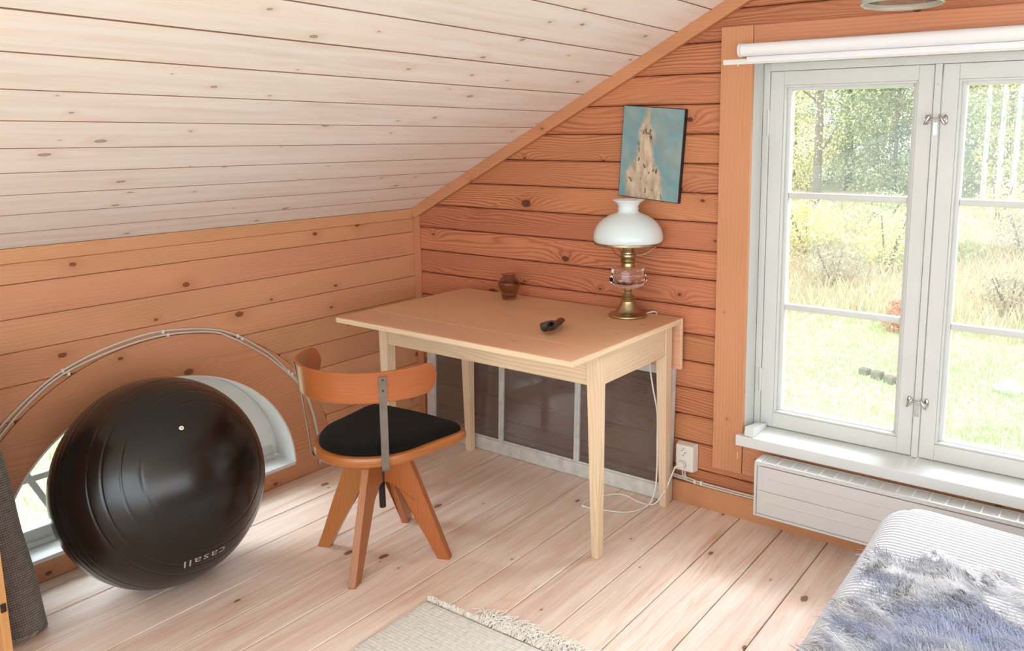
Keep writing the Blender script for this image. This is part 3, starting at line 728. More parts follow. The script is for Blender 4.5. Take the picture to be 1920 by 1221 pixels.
# ================================================================== CHAIR
CX, CY = .772, -.913
ch = empty('swivel_chair', (CX, CY, 0), R(8), 'wooden swivel chair with a curved backrest and black seat cushion before the table', 'chair')
def seat_outline(grow=0):
    ctl = [(.212*cos(R(a)), .212*sin(R(a))) for a in range(180, 361, 12)]
    ctl += [(.218, .05), (.226, .105), (.231, .150), (.226, .180), (.205, .197), (.16, .203), (.08, .211), (0, .214), (-.08, .211), (-.16, .203), (-.205, .197), (-.226, .180), (-.231, .150), (-.226, .105), (-.218, .05)]
    c_, s_ = cos(R(-5)), sin(R(-5)); out = []
    for x, y in ctl:
        l = sqrt(x*x+y*y); k = (l+grow)/l; x, y = x*k, y*k; out.append((x*c_-y*s_, x*s_+y*c_))
    P = [Vector((x, y, 0)) for x, y in out]; n = len(P); res = []
    for i in range(n):
        a, b, c, d_ = P[i-1], P[i], P[(i+1) % n], P[(i+2) % n]
        for q in range(3):
            t = q/3; v = .5*((2*b)+(c-a)*t+(2*a-5*b+4*c-d_)*t*t+(3*b-a-3*c+d_)*t**3); res.append((v.x, v.y))
    return res
def ringloft(name, rings, mat, parent, cap0=True, cap1=True, axis=0):
    bm = bmesh.new(); V = [[bm.verts.new(p_) for p_ in r_] for r_ in rings]; n = len(V[0])
    for a, b in zip(V[:-1], V[1:]):
        for i in range(n): bm.faces.new((a[i], a[(i+1) % n], b[(i+1) % n], b[i]))
    if cap0: bm.faces.new(list(reversed(V[0])))
    if cap1: bm.faces.new(V[-1])
    return from_bm(name, bm, mat, parent, axis, smooth=True)
ringloft('seat', [[(x, y, z) for x, y in seat_outline(grow=g_)] for g_, z in ((-.012, .392), (-.003, .394), (0, .400), (0, .416), (-.003, .423), (-.010, .4255), (-.02, .4255))], M['beech'], ch)
ringloft('cushion', [[(x*k, y*k, z) for x, y in seat_outline(grow=-.018)] for k, z in ((1, .4257), (1.0, .432), (.985, .440), (.94, .449), (.85, .455), (.6, .460), (.3, .4615), (.05, .462))], M['felt'], ch)
# curved backrest band
def band():
    ri, ro, n, m_ = .229, .241, 60, 10; bm = bmesh.new(); rows = []
    a0, a1 = R(182), R(362)
    for i in range(n+1):
        f = i/n; a = a0+(a1-a0)*f; e = min(f, 1-f)*(a1-a0)*.235
        h = .0505
        if e < .05: h = .0505*sqrt(max(0, 1-((.05-e)/.05)**2))
        h = max(h, .004); zc = .664+.0*f
        lean = .012
        ring = []
        for (r, s_) in ((ri, -1), (ro, -1), (ro, 1), (ri, 1)):
            for kk in ((-1,) if s_ == -1 else (1,)):
                z = zc+s_*h; rr = r+(z-.61)*.10
                ring.append(bm.verts.new((rr*cos(a), rr*sin(a), z)))
        rows.append(ring)
    for a, b in zip(rows[:-1], rows[1:]):
        for i in range(4): bm.faces.new((a[i], a[(i+1) % 4], b[(i+1) % 4], b[i]))
    bm.faces.new(rows[0]); bm.faces.new(list(reversed(rows[-1])))
    bmesh.ops.recalc_face_normals(bm, faces=bm.faces)
    uvl = bm.loops.layers.uv.new('UVMap')
    for f in bm.faces:
        for l in f.loops: c_ = l.vert.co; l[uvl].uv = ((math.atan2(c_.y, c_.x) % (2*pi))*.235, c_.z)
    me = bpy.data.meshes.new('backrest'); bm.to_mesh(me); bm.free(); me.materials.append(M['beech']); me.shade_smooth(); me.set_sharp_from_angle(angle=R(40))
    o = bpy.data.objects.new('backrest', me); C.objects.link(o); o.parent = ch
    md = o.modifiers.new('bevel', 'BEVEL'); md.width = .003; md.segments = 2; md.limit_method = 'ANGLE'; md.angle_limit = R(50)
band()
for a in (R(224), R(316)):
    prof = [(.217, .345), (.217, .395), (.220, .44), (.2365, .60), (.2445, .64), (.2530, .700)]
    wd = .0235; c_, s_ = cos(a), sin(a); bm = bmesh.new(); rows = []
    prof = [(.11, .3795), (.205, .3795), (.2145, .385)]+prof[1:]
    for (r, z) in prof:
        ring = []
        for t_, q in ((0, -1), (0, 1), (.003, 1), (.003, -1)):
            rr = r+t_; ring.append(bm.verts.new((rr*c_-q*wd/2*s_, rr*s_+q*wd/2*c_, z-(.003-t_ if r < .21 else 0))))
        rows.append(ring)
    for r0, r1 in zip(rows[:-1], rows[1:]):
        for i in range(4): bm.faces.new((r0[i], r0[(i+1) % 4], r1[(i+1) % 4], r1[i]))
    bm.faces.new(rows[0]); bm.faces.new(list(reversed(rows[-1])))
    sup = from_bm('steel_support', bm, M['steel'], ch, bevel=0)
    for z in (.690, .655):
        r = .2445+(z-.64)*.14+.003
        cyl('screw', (r*c_, r*s_, z), ((r+.0018)*c_, (r+.0018)*s_, z), .0035, M['iron'], sup, 10)
# legs
def chair_leg(a):
    c_, s_ = cos(a), sin(a); w_ = .024
    outer = [(.016, .378), (.075, .378), (.095, .368), (.112, .345), (.135, .29), (.180, .175), (.222, .06), (.245, .004), (.243, 0)]
    inner = [(.016, .262), (.034, .261), (.058, .250), (.080, .224), (.118, .152), (.160, .078), (.193, .018), (.202, 0)]
    poly = outer+list(reversed(inner)); bm = bmesh.new(); A = []; B = []
    for (r, z) in poly:
        A.append(bm.verts.new((r*c_+s_*w_/2, r*s_-c_*w_/2, z))); B.append(bm.verts.new((r*c_-s_*w_/2, r*s_+c_*w_/2, z)))
    fa = bm.faces.new(A); fb = bm.faces.new(list(reversed(B)))
    n = len(poly)
    for i in range(n): bm.faces.new((A[i], B[i], B[(i+1) % n], A[(i+1) % n]))
    bmesh.ops.triangulate(bm, faces=[fa, fb])
    from_bm('leg', bm, M['beech'], ch, 2)
for wa in (204, 294, 21, 118): chair_leg(R(wa-8))
lathe('hub', [(0, .392), (.07, .392), (.07, .380), (.024, .378), (.0215, .262), (.014, .258), (0, .258)], M['iron'], ch, 28)
pf = [(0, .392)]
z = .300
pf = [(0, .30)]
while z > .165: pf += [(.0092, z), (.0112, z-.0022), (.0092, z-.0044)]; z -= .0046
pf += [(0, z)]
lathe('screw_spindle', pf, M['iron'], ch, 20)

# ================================================================== BALL
bc = Vector((.312, -1.41, .3345)); bs = Vector((.305, .305, .3345))
ba = empty('exercise_ball', (bc.x, bc.y, 0), 0, 'large black exercise ball before the half-round window', 'ball')
axis = Vector((.93, .08, .36)).normalized()     # the valve points along this axis
def ball():
    seg, rings = 128, 400; vs, fs = [], []
    q = Vector((0, 0, 1)).rotation_difference(axis)
    for j in range(rings+1):
        t_ = pi*j/rings
        for i in range(seg):
            a = 2*pi*i/seg; r = 1.0
            for g_ in (38, 48, 58, 66, 84, 90, 96, 114, 124, 134, 150):
                r -= .0042*exp(-((math.degrees(t_)-g_)/.55)**2)
            v = q @ Vector((sin(t_)*cos(a), sin(t_)*sin(a), cos(t_)))*r
            z = v.z*bs.z
            z = max(z, -bs.z+.0045)
            vs.append((v.x*bs.x, v.y*bs.y, z+bs.z-.0045))
    for j in range(rings):
        for i in range(seg): fs.append((j*seg+i, j*seg+(i+1) % seg, (j+1)*seg+(i+1) % seg, (j+1)*seg+i))
    o = mesh('ball_skin', vs, fs, M['rubber'], ba, None, True)
    bm = bmesh.new(); bm.from_mesh(o.data); bmesh.ops.remove_doubles(bm, verts=bm.verts, dist=1e-5); bmesh.ops.recalc_face_normals(bm, faces=bm.faces); bm.to_mesh(o.data); bm.free(); o.data.shade_smooth()
ball()
vp = Vector((.5301, -1.4461, .565)); vn = Vector(((vp.x-bc.x)/bs.x**2, (vp.y-bc.y)/bs.y**2, (vp.z-bc.z)/bs.z**2)).normalized()
rot = Vector((0, 0, 1)).rotation_difference(vn).to_matrix().to_4x4()
o = lathe('valve_plug', [(0, .001), (.0022, .001), (.0022, .0022), (.0062, .0022), (.0068, 0), (0, -.002)], M['plastic'], None, 20)
o.data.transform(Matrix.Translation(vp) @ rot); at(ba, o)
o = cyl('valve_hole', vp+vn*.001, vp+vn*.0026, .0016, M['dark'], None, 10); at(ba, o)
tx = bpy.data.curves.new('lettering', 'FONT'); tx.body = 'casall'; tx.size = .058; tx.resolution_u = 4; tx.space_character = 1.12
to = bpy.data.objects.new('lettering_src', tx); C.objects.link(to); bpy.context.view_layer.update()
me = bpy.data.meshes.new_from_object(to.evaluated_get(bpy.context.evaluated_depsgraph_get())); bpy.data.objects.remove(to)
mnx = min(v.co.x for v in me.vertices); mxx = max(v.co.x for v in me.vertices)
for v in me.vertices:
    x = (v.co.x-mnx)/(mxx-mnx); y = v.co.y          # reads towards -y, upside down
    # polar mapping on the ellipsoid
    az = R(9.0)-R(27.0)*x; zz = .172-y*.80*.86
    k = sqrt(max(0, 1-((zz-bc.z)/bs.z)**2))
    v.co = (bc.x+(bs.x*k+.0012)*cos(az), bc.y+(bs.y*k+.0012)*sin(az), zz-.0045)
me.materials.clear(); me.materials.append(M['print'])
o = bpy.data.objects.new('lettering', me); C.objects.link(o); at(ba, o)

# ================================================================== LAMP
lx, ly = 1.265, -.112
la = empty('oil_lamp', (lx, ly, TZ), 0, 'brass and glass table oil lamp with a white opal dome shade', 'lamp')
lathe('base', [(0, 0), (.073, 0), (.0745, .003), (.0745, .008), (.072, .0105), (.064, .0125), (.050, .017), (.042, .023), (.036, .033), (.031, .045), (.0265, .057), (.0262, .060), (.0275, .062), (.0248, .065), (.026, .0675), (.0232, .070), (.0245, .0725), (.0215, .0755), (.0225, .078), (.0195, .081), (.015, .088), (.0125, .093), (.0115, .096), (.014, .098), (.016, .101), (.016, .105), (.012, .108), (0, .108)], M['brass'], la, 56)
fl_ = lambda a, z: 1+.030*max(0, sin((z-.108)/.08*pi))*cos(8*a)
lathe('oil_font', [(0, .1085), (.030, .1085), (.044, .113), (.062, .124), (.0715, .138), (.070, .148), (.066, .162), (.0635, .176), (.063, .186), (.058, .190), (.030, .192), (.0, .192), ], M['clear'], la, 64, flute=fl_)
lathe('burner_collar', [(0, .1925), (.026, .1925), (.027, .198), (.0245, .203), (.0255, .208), (.0285, .212), (.0285, .217), (.025, .219), (.0265, .224), (.030, .228), (.031, .233), (.029, .239), (.0235, .241), (.0225, .247), (0, .247)], M['brass'], la, 40)
bm = bmesh.new()
for i in range(16):      # pierced gallery
    a = 2*pi*i/16
    for z0, z1, da in ((.247, .2605, .17), (.247, .2605, -.17), (.2605, .274, .17), (.2605, .274, -.17)):
        p0 = Vector((.0225*cos(a), .0225*sin(a), z0)); p1 = Vector((.0225*cos(a+da), .0225*sin(a+da), z1))
        dd_ = (p1-p0); m_ = Matrix.Translation((p0+p1)/2) @ Vector((0, 0, 1)).rotation_difference(dd_).to_matrix().to_4x4()
        bmbox(bm, -.0012, .0012, -.0012, .0012, -dd_.length/2, dd_.length/2, m_)
from_bm('burner_gallery', bm, M['brass'], la)
lathe('gallery_rim', [(.021, .272), (.0245, .272), (.0245, .277), (.021, .277), (.021, .272)], M['brass'], la, 32)
lathe('shade_ring', [(.120, .2785), (.1285, .2785), (.1300, .283), (.1285, .2865), (.120, .284), (.120, .2785)], M['brass'], la, 72)
for i in range(3):
    a = 2*pi*i/3+.5; tube('shade_arm', [(.029*cos(a), .029*sin(a), .235), (.055*cos(a), .055*sin(a), .236), (.085*cos(a), .085*sin(a), .252), (.108*cos(a), .108*sin(a), .272), (.122*cos(a), .122*sin(a), .281)], .0016, M['brass'], la, 6)
sp = [(.1265, .287), (.1305, .294), (.1315, .303), (.1295, .320), (.123, .338), (.111, .356), (.095, .371), (.076, .383), (.056, .3915), (.043, .396), (.0385, .400), (.0375, .405), (.0395, .409), (.0395, .412), (.037, .415), (.0375, .420), (.042, .428), (.050, .436), (.0605, .4425), (.0605, .4440)]
inn = [(max(r-.003, .02), z-.0005) for r, z in reversed(sp)]
lathe('lamp_shade', sp+inn+[sp[0]], M['opal'], la, 72)
lathe('socket_tube', [(0, .247), (.013, .247), (.013, .30), (0, .30)], M['opal'], la, 20)

# ================================================================== VASE, HORN SCOOP, PICTURE
vo = lathe('glass_vase', [(0, 0), (.029, 0), (.0315, .003), (.0305, .009), (.033, .022), (.040, .040), (.0455, .056), (.0470, .066), (.044, .078), (.036, .088), (.0285, .093), (.0275, .099), (.0315, .105), (.0335, .107), (.0315, .1075), (.0262, .100), (.0265, .093), (.034, .086), (.042, .077), (.0445, .066), (.043, .056), (.0375, .040), (.0305, .022), (.0275, .010), (0, .008)], M['smoke'], None, 56)
vo.location = (.679, -.117, TZ+.0005); tag(vo, 'small smoked brown glass vase at the back of the table', 'vase')
def horn():
    pts = spline([(1.150, -.375, .768), (1.163, -.405, .7705), (1.178, -.440, .771), (1.186, -.470, .770), (1.186, -.495, .772), (1.178, -.515, .778)], 8)
    n = len(pts); seg = 24; vs, fs = [], []
    def rr(f):
        a = .0135 if f < .5 else .0135+(.029-.0135)*((f-.5)/.5)**1.4
        if f < .15: a *= .55+3*f
        return a
    for layer in (0, 1):
        rng = range(n) if layer == 0 else range(n-1, n//2, -1)
        for i in rng:
            f = i/(n-1); t_ = (pts[min(i+1, n-1)]-pts[max(i-1, 0)]).normalized(); up = Vector((0, 0, 1)); sx_ = t_.cross(up).normalized(); u2 = sx_.cross(t_)
            r = rr(f)-(0.0025 if layer else 0)
            for k in range(seg):
                a = 2*pi*k/seg; p_ = pts[i]+sx_*cos(a)*r*1.15+u2*sin(a)*r*.78
                if f > .75:   # mouth cut obliquely, open upwards
                    p_ = p_-t_*max(0, sin(a))*(f-.75)*4*.035
                vs.append((p_.x, p_.y, max(p_.z, TZ+.0006)))
    m_ = len(vs)//seg
    for i in range(m_-1):
        for k in range(seg): fs.append((i*seg+k, i*seg+(k+1) % seg, (i+1)*seg+(k+1) % seg, (i+1)*seg+k))
    fs.append(tuple(range(seg-1, -1, -1))); fs.append(tuple((m_-1)*seg+k for k in range(seg)))
    o = mesh('horn_scoop', vs, fs, M['horn'], None, None, True)
    bm = bmesh.new(); bm.from_mesh(o.data); bmesh.ops.recalc_face_normals(bm, faces=bm.faces); bm.to_mesh(o.data); bm.free()
    tag(o, 'small polished black horn scoop lying on the table top', 'scoop')
horn()
pc = empty('canvas_picture', (1.306, -.018, 1.358), 0, 'small teal and beige canvas picture with black edges hanging slightly tilted', 'picture')
pm = Matrix.Translation((1.306, 0, 1.358)) @ Matrix.Rotation(R(4.3), 4, 'Y')
W_, H_ = .266, .346
bm = bmesh.new(); bmbox(bm, -W_/2, W_/2, -.020, -.0005, -H_/2, H_/2, pm); at(pc, from_bm('stretcher_edge', bm, M['blackedge'], None, bevel=.001))
q = [pm @ Vector((sx_*(W_/2-.0025), -.0206, sz*(H_/2-.0025))) for sx_, sz in ((-1, -1), (1, -1), (1, 1), (-1, 1))]
at(pc, mesh('painted_canvas', q, [(0, 1, 2, 3)], M['canvas'], None, [(0, 0), (.33, 0), (.33, .43), (0, .43)]))

# ================================================================== RUG
rg = empty('rug', (1.45, -1.8, 0), 0, 'white woven cotton rug with a tangled fringe on the floor', 'rug')
def rug():
    x0, x1, y0, y1 = 1.118, 1.92, -3.2, -1.052; nx, ny = 60, 150; vs, fs, uv = [], [], []
    for j in range(ny+1):
        for i in range(nx+1):
            x = x0+(x1-x0)*i/nx; y = y1+(y0-y1)*j/ny; e = .004*sin(y*60)+.003*sin(y*131) if i in (0, nx) else 0
            z = .0085+.0012*sin(y*170)+.0008*random.random()
            if j == 0 or i in (0, nx): z = .001
            vs.append((x+e, y+(.01*(x-x0)/(x1-x0)) , z)); uv.append((x, y))
    for j in range(ny):
        for i in range(nx): a = j*(nx+1)+i; fs.append((a, a+1, a+nx+2, a+nx+1))
    at(rg, mesh('weave', vs, fs, M['rug'], None, uv, True))
    vs, fs = [], []
    def strand(p0, dx, dy, L_, w_):
        n = 6; x, y = p0; a = math.atan2(dy, dx); cur = random.uniform(-1, 1)*1.6
        b = len(vs)
        for k in range(n+1):
            f = k/n; z = .002+.012*sin(f*pi)*random.uniform(.4, 1.3)+random.uniform(0, .004)
            nx_, ny_ = -sin(a), cos(a); vs.append((x+nx_*w_, y+ny_*w_, z)); vs.append((x-nx_*w_, y-ny_*w_, z+.0005)); vs.append((x, y, z+w_*1.3))
            x += cos(a)*L_/n; y += sin(a)*L_/n; a += cur/n*1.4+random.uniform(-.5, .5)
        for k in range(n):
            i = b+3*k; fs.extend([(i, i+2, i+5, i+3), (i+2, i+1, i+4, i+5), (i+1, i, i+3, i+4)])
    for i in range(620):
        x = random.uniform(1.125, 1.91); long_ = x > 1.33
        L_ = random.uniform(.05, .095) if long_ else random.uniform(.008, .022)
        strand((x, -1.054+.01*(x-1.118)/.8), random.uniform(-.5, .7), 1, L_, .0015)
    o = mesh('fringe', vs, fs, M['lace'], None, None); at(rg, o); o['kind'] = 'stuff'
rug()

# ================================================================== BED AND THROW
bd = empty('bed', (3.1, -1.6, 0), 0, 'bed with a ribbed pale grey bedspread hanging to the floor at the right', 'bed')
BX, BY, BZ = 2.335, -.43, .425
def bedsurf(s, t):
    """s: arc distance across (0 on floor at the left side .. ), t: arc along from the foot end; rounded box drape"""
    rr = .085
    def drop(q):      # q<0 : hanging side; returns (horizontal offset, z)
        if q >= rr*1.57: return (q-rr*1.57+rr, 0)
        if q >= 0: a = q/(rr*1.57)*pi/2; return (rr-rr*cos(a), -(rr-rr*sin(a)))
        return (q*.05, -rr+q)
    hx, zx = drop(s); hy, zy = drop(t)
    return hx, hy, min(zx, zy) if min(zx, zy) < -rr else (zx+zy if zx+zy > -rr else -rr)
def bed():
    n1, n2 = 110, 150; vs, fs, uv = [], [], []
    S0, S1, T0, T1 = -(BZ-.085-.004), 1.0, -(BZ-.085-.004), 2.3
    for j in range(n2+1):
        t_ = T0+(T1-T0)*j/n2
        for i in range(n1+1):
            s_ = S0+(S1-S0)*i/n1
            # superellipse corner handled by radial remap
            hx, hy, dz = bedsurf(s_, t_)
            z = BZ+dz; z = max(z, .004)
            x, y = BX+hx, BY-hy
            # round the plan corner
            R_ = .12; cx_, cy_ = BX+R_, BY-R_
            if x < cx_ and y > cy_:
                dx_, dy_ = cx_-x, y-cy_; m_ = max(dx_, dy_); L_ = sqrt(dx_*dx_+dy_*dy_)
                if L_ > 1e-6: k = m_/L_; x = cx_-dx_*k; y = cy_+dy_*k
            if z > .35: z += .006*sin(x*7+y*5)+.004*sin(y*11)
            else:
                f = max(0, min(1, (.33-z)/.3)); x -= .028*f*(1+.5*sin(y*14)) if s_ < t_ else 0; y += .0*f
            vs.append((x, y, z)); uv.append((t_*.3+s_*.0+hx, t_ if s_ > -.2 else t_))
    for j in range(n2):
        for i in range(n1): a = j*(n1+1)+i; fs.append((a, a+n1+1, a+n1+2, a+1))
    at(bd, mesh('bedspread', vs, fs, M['spread'], None, uv, True))
    at(bd, box('mattress', BX+.03, BX+.98, BY-2.2, BY-.03, .12, BZ-.03, M['plastic'], None, bevel=.03))
    for x in (BX+.06, BX+.9):
        for y in (BY-.08, BY-2.1): at(bd, box('leg', x, x+.05, y-.05, y, 0, .125, M['pale'], None, 2))
bed()
def mohair_mat():
    m, nd, ln = newmat('mohair_wool'); g = G(nd, ln); b = bsdf(nd)
    tc = nd.new('ShaderNodeTexCoord').outputs['Object']
    n = g.noise(g.vm('MULTIPLY', tc, (9, 30, 10)), 1, 3); n2 = g.noise(g.vm('MULTIPLY', tc, (3, 3, 3)), 1.5, 2)
    c = g.mix(g.ramp(n, .42, .58), rgb('eceef2'), rgb('868894'))
    c = g.mix(g.ramp(n2, .45, .62, 0, .75), c, rgb('7288bd'))
    c = g.mix(g.ramp(g.noise(g.vm('MULTIPLY', tc, (20, 34, 8)), 1, 2), .60, .66), c, rgb('50525a'))
    c = g.mix(g.ramp(g.noise(tc, 500, 1), .4, .6, 0, .4), c, rgb('f0f0f2'))
    ln.new(c, b.inputs['Base Color']); b.inputs['Roughness'].default_value = .9; b.inputs['Specular IOR Level'].default_value = .1; b.inputs['Sheen Weight'].default_value = .5; return m
M['mohair'] = mohair_mat()
tw = empty('mohair_throw', (2.8, -1.3, .45), 0, 'shaggy grey white and blue mohair throw spread over the bedspread', 'throw')
def throw():
    def zt(x, y):
        return BZ+.012+.012*sin(x*16+y*9)+.012*sin(y*23-x*7)*.8+.006*sin(x*40+y*31)
    def inside(x, y):
        top = -.845+.55*max(0, min(.12, x-2.40))+.012*sin(x*45)+.02*sin(x*17)-.12*max(0, x-2.62)
        left = 2.408+.012*sin(y*30)-.10*max(0, -1.15-y)
        return y < top and x > left
    vs, fs, idx = [], [], {}
    nx, ny = 90, 130; x0, x1, y0, y1 = 2.32, 3.30, -2.3, -.75
    for j in range(ny):
        for i in range(nx):
            x = x0+(x1-x0)*i/nx; y = y0+(y1-y0)*j/ny
            if inside(x+.005, y):
                q = []
                for a, b in ((0, 0), (1, 0), (1, 1), (0, 1)):
                    k = (i+a, j+b)
                    if k not in idx:
                        X = x0+(x1-x0)*k[0]/nx; Y = y0+(y1-y0)*k[1]/ny; Z = zt(X, Y)
                        if X < BX+.085: Z -= (BX+.085-X)**2*9
                        idx[k] = len(vs); vs.append((X, Y, Z))
                    q.append(idx[k])
                fs.append(tuple(q))
    at(tw, mesh('woven_ground', vs, fs, M['mohair'], None, None, True))
    vs, fs = [], []
    cnt = 0
    while cnt < 17000:
        x = random.uniform(2.33, 3.2); y = random.uniform(-1.75, -.76)
        if not inside(x, y): continue
        cnt += 1
        clump = sin(x*60+2*sin(y*22))*sin(y*48+2*sin(x*25)); a = 2.75+.5*sin(x*9+y*6)+.35*sin(x*21-y*17)+random.gauss(0, .28)
        L_ = random.uniform(.02, .05); z0 = zt(x, y)+.002
        if x < BX+.085: z0 -= (BX+.085-x)**2*9
        h = random.uniform(.004, .016)*(1+.6*clump); w_ = .0006+random.random()*.0006
        b = len(vs); X, Y = x, y
        for k in range(5):
            f = k/4; z = z0+h*sin(min(1, f*1.1)*pi*.8); nx_, ny_ = -sin(a), cos(a); ww = w_*(1-f*.7)
            dz = 0
            if X < BX+.02: dz = -(BX+.02-X)*.7
            vs.append((X+nx_*ww, Y+ny_*ww, z+dz)); vs.append((X-nx_*ww, Y-ny_*ww, z+dz+ww))
            X += cos(a)*L_/4; Y += sin(a)*L_/4; a += random.gauss(0, .25)
        for k in range(4): i = b+2*k; fs.append((i, i+1, i+3, i+2))
    o = mesh('wool_pile', vs, fs, M['mohair'], None, None); at(tw, o); o['kind'] = 'stuff'
throw()

# ================================================================== ROLLED RUG, CABINET AT THE LEFT EDGE
rr_ = empty('rolled_grey_rug', (.19, -1.80, 0), 0, 'rolled grey woven rug leaning on the left wall beside the black ball', 'rug')
p0 = Vector((.262, -1.808, .0)); p1 = Vector((.055, -1.835, .80)); ax_ = (p1-p0)
def rollmesh():
    q = Vector((0, 0, 1)).rotation_difference(ax_.normalized()); L_ = ax_.length; vs, fs, uv = [], [], []; n, m_ = 110, 24
    for j in range(m_+1):
        for i in range(n+1):
            a = i/n*2*pi*2.6; r = .062-.012*i/n+.002*sin(j*.7+a); v = p0+q @ Vector((r*cos(a+2.6), r*sin(a+2.6), L_*j/m_))
            v.z = max(v.z, .002); v.x = max(v.x, .004); vs.append(v); uv.append((a*.06, L_*j/m_))
    for j in range(m_):
        for i in range(n): a = j*(n+1)+i; fs.append((a, a+1, a+n+2, a+n+1))
    o = at(rr_, mesh('roll', vs, fs, M['weave'], None, uv, True)); md = o.modifiers.new('s', 'SOLIDIFY'); md.thickness = .004; md.offset = -1
    vs, fs = [], []
    for k in range(90):
        a = random.uniform(-1.6, .3); r = random.uniform(.045, .064); x = p0.x+r*cos(a); y = p0.y+r*sin(a)
        b = len(vs); x2, y2 = x+random.uniform(-.02, .012), y+random.uniform(-.045, -.008)
        vs += [(x, y, .018), (x+.0025, y, .018), ((x+x2)/2, (y+y2)/2, .012), ((x+x2)/2+.0025, (y+y2)/2, .013), (x2, y2, .002), (x2+.0025, y2, .002)]
        fs += [(b, b+1, b+3, b+2), (b+2, b+3, b+5, b+4)]
    o = at(rr_, mesh('fringe', vs, fs, M['lace'], None)); o['kind'] = 'stuff'
rollmesh()
cb = empty('pine_cabinet', (.18, -2.3, 0), 0, 'edge of a golden pine cabinet at the bottom left corner of the view', 'cabinet')
at(cb, box('side_panel', .02, .430, -1.912, -1.892, 0, .80, M['chest'], None, 2))
at(cb, box('side_panel', .02, .430, -2.70, -2.68, 0, .80, M['chest'], None, 2))
at(cb, box('top', .015, .432, -2.71, -1.890, .80, .82, M['chest'], None, 1))
at(cb, box('back_panel', .02, .03, -2.68, -1.912, 0, .80, M['chest'], None, 1))
at(cb, box('shelf', .03, .42, -2.68, -1.912, .38, .398, M['chest'], None, 1))
at(cb, box('hinge', .430, .434, -1.909, -1.896, .175, .20, M['iron'], None, 1))

tag(tube('string', [(2.238, .139, .575), (2.240, .138, .545), (2.233, .139, .515), (2.236, .138, .495), (2.222, .139, .475), (2.216, .139, .462), (2.219, .139, .455)], .0014, plain('blue_grey_string', rgb('7d8798'), .8)), 'short blue-grey string hanging on the lower pane of the left sash', 'string')

# ================================================================== PENDANT
px_, py_, pz_ = 2.300, -.446, 1.760
pd = empty('pendant_lamp', (px_, py_, pz_), 0, 'clear glass pendant lamp with a thick milky rim at the top right', 'lamp')
lathe('glass_rim', [(.0955, 0), (.099, -.004), (.1025, -.002), (.1035, .004), (.1015, .010), (.097, .011), (.0955, .006), (.0955, 0)], M['rimglass'], pd, 64)
lathe('glass_shade', [(.098, .010), (.104, .022), (.118, .05), (.126, .085), (.120, .12), (.10, .15), (.07, .17), (.035, .18), (.03, .185), (.028, .183), (.033, .177), (.068, .167), (.098, .147), (.117, .118), (.123, .085), (.115, .05), (.101, .022), (.095, .010), (.098, .010)], M['shade'], pd, 64)
lathe('lamp_holder', [(0, .10), (.018, .10), (.02, .14), (.034, .18), (.03, .20), (.01, .215), (0, .215)], M['brass'], pd, 32)
cz = slope(px_)-pz_
cyl('cord', (0, 0, .21), (0, 0, cz-.02), .003, M['cable'], pd)
lathe('ceiling_rose', [(0, cz-.075), (.02, cz-.07), (.045, cz-.035), (.048, cz-.028), (0, cz-.028)], M['plastic'], pd, 32)

# ================================================================== GARDEN
def gz(x, y):
    z = -2.6
    if y > 9.5: z += min(y-9.5, 19)*.088+max(0, y-28.5)*.03
    return z+.05*sin(x*1.3+y*.7)+.04*sin(y*1.9-x*.8)
def ground_mat():
    m, nd, ln = newmat('garden_ground'); g = G(nd, ln); b = bsdf(nd)
    tc = nd.new('ShaderNodeTexCoord').outputs['Object']; sep = nd.new('ShaderNodeSeparateXYZ'); ln.new(tc, sep.inputs[0])
    yy = g.m('ADD', sep.outputs[1], g.m('MULTIPLY', g.noise(tc, .5, 3), 5))
    lawn = g.mix(g.ramp(g.noise(tc, 9, 4), .35, .65), rgb('abc684'), rgb('d3dab0'))
    lawn = g.mix(g.ramp(g.noise(tc, 60, 3), .55, .6), lawn, rgb('e6dfc0'))
    mead = g.mix(g.ramp(g.noise(tc, 5, 5), .35, .65), rgb('d2ceb0'), rgb('bcb592'))
    ln.new(g.mix(g.ramp(yy, 13.4, 16.5), lawn, mead), b.inputs['Base Color']); b.inputs['Roughness'].default_value = .95; b.inputs['Specular IOR Level'].default_value = .1
    bp = nd.new('ShaderNodeBump'); bp.inputs['Strength'].default_value = .8; bp.inputs['Distance'].default_value = .05; ln.new(g.noise(tc, 25, 5), bp.inputs['Height']); ln.new(bp.outputs[0], b.inputs['Normal'])
    return m
vs, fs = [], []; nx, ny = 80, 90
for j in range(ny+1):
    for i in range(nx+1):
        x = -40+70*i/nx; y = -20+75*j/ny; vs.append((x, y, gz(x, y)))
for j in range(ny):
    for i in range(nx): a = j*(nx+1)+i; fs.append((a, a+1, a+nx+2, a+nx+1))
go = mesh('garden_ground', vs, fs, ground_mat(), None, None, True); tag(go, kind='structure')
def leafmat(name, c1, c2, c3=None, sc=3, trans=.3):
    m, nd, ln = newmat(name); g = G(nd, ln); b = bsdf(nd)
    geo = nd.new('ShaderNodeNewGeometry').outputs['Random Per Island']
    c = g.mix(g.ramp(geo, .2, .8), c1, c2)
    if c3: c = g.mix(g.m('GREATER_THAN', geo, .86), c, c3)
    ln.new(c, b.inputs['Base Color']); b.inputs['Roughness'].default_value = .7; b.inputs['Specular IOR Level'].default_value = .2
    tr = nd.new('ShaderNodeBsdfTranslucent'); ln.new(c, tr.inputs[0]); mx = nd.new('ShaderNodeMixShader'); mx.inputs[0].default_value = trans
    ln.new(b.outputs[0], mx.inputs[1]); ln.new(tr.outputs[0], mx.inputs[2]); ln.new(mx.outputs[0], nd['Material Output'].inputs[0]); return m
M['grass'] = leafmat('grass_blades', rgb('a3c474'), rgb('cbdba2'), rgb('f2eedb'))
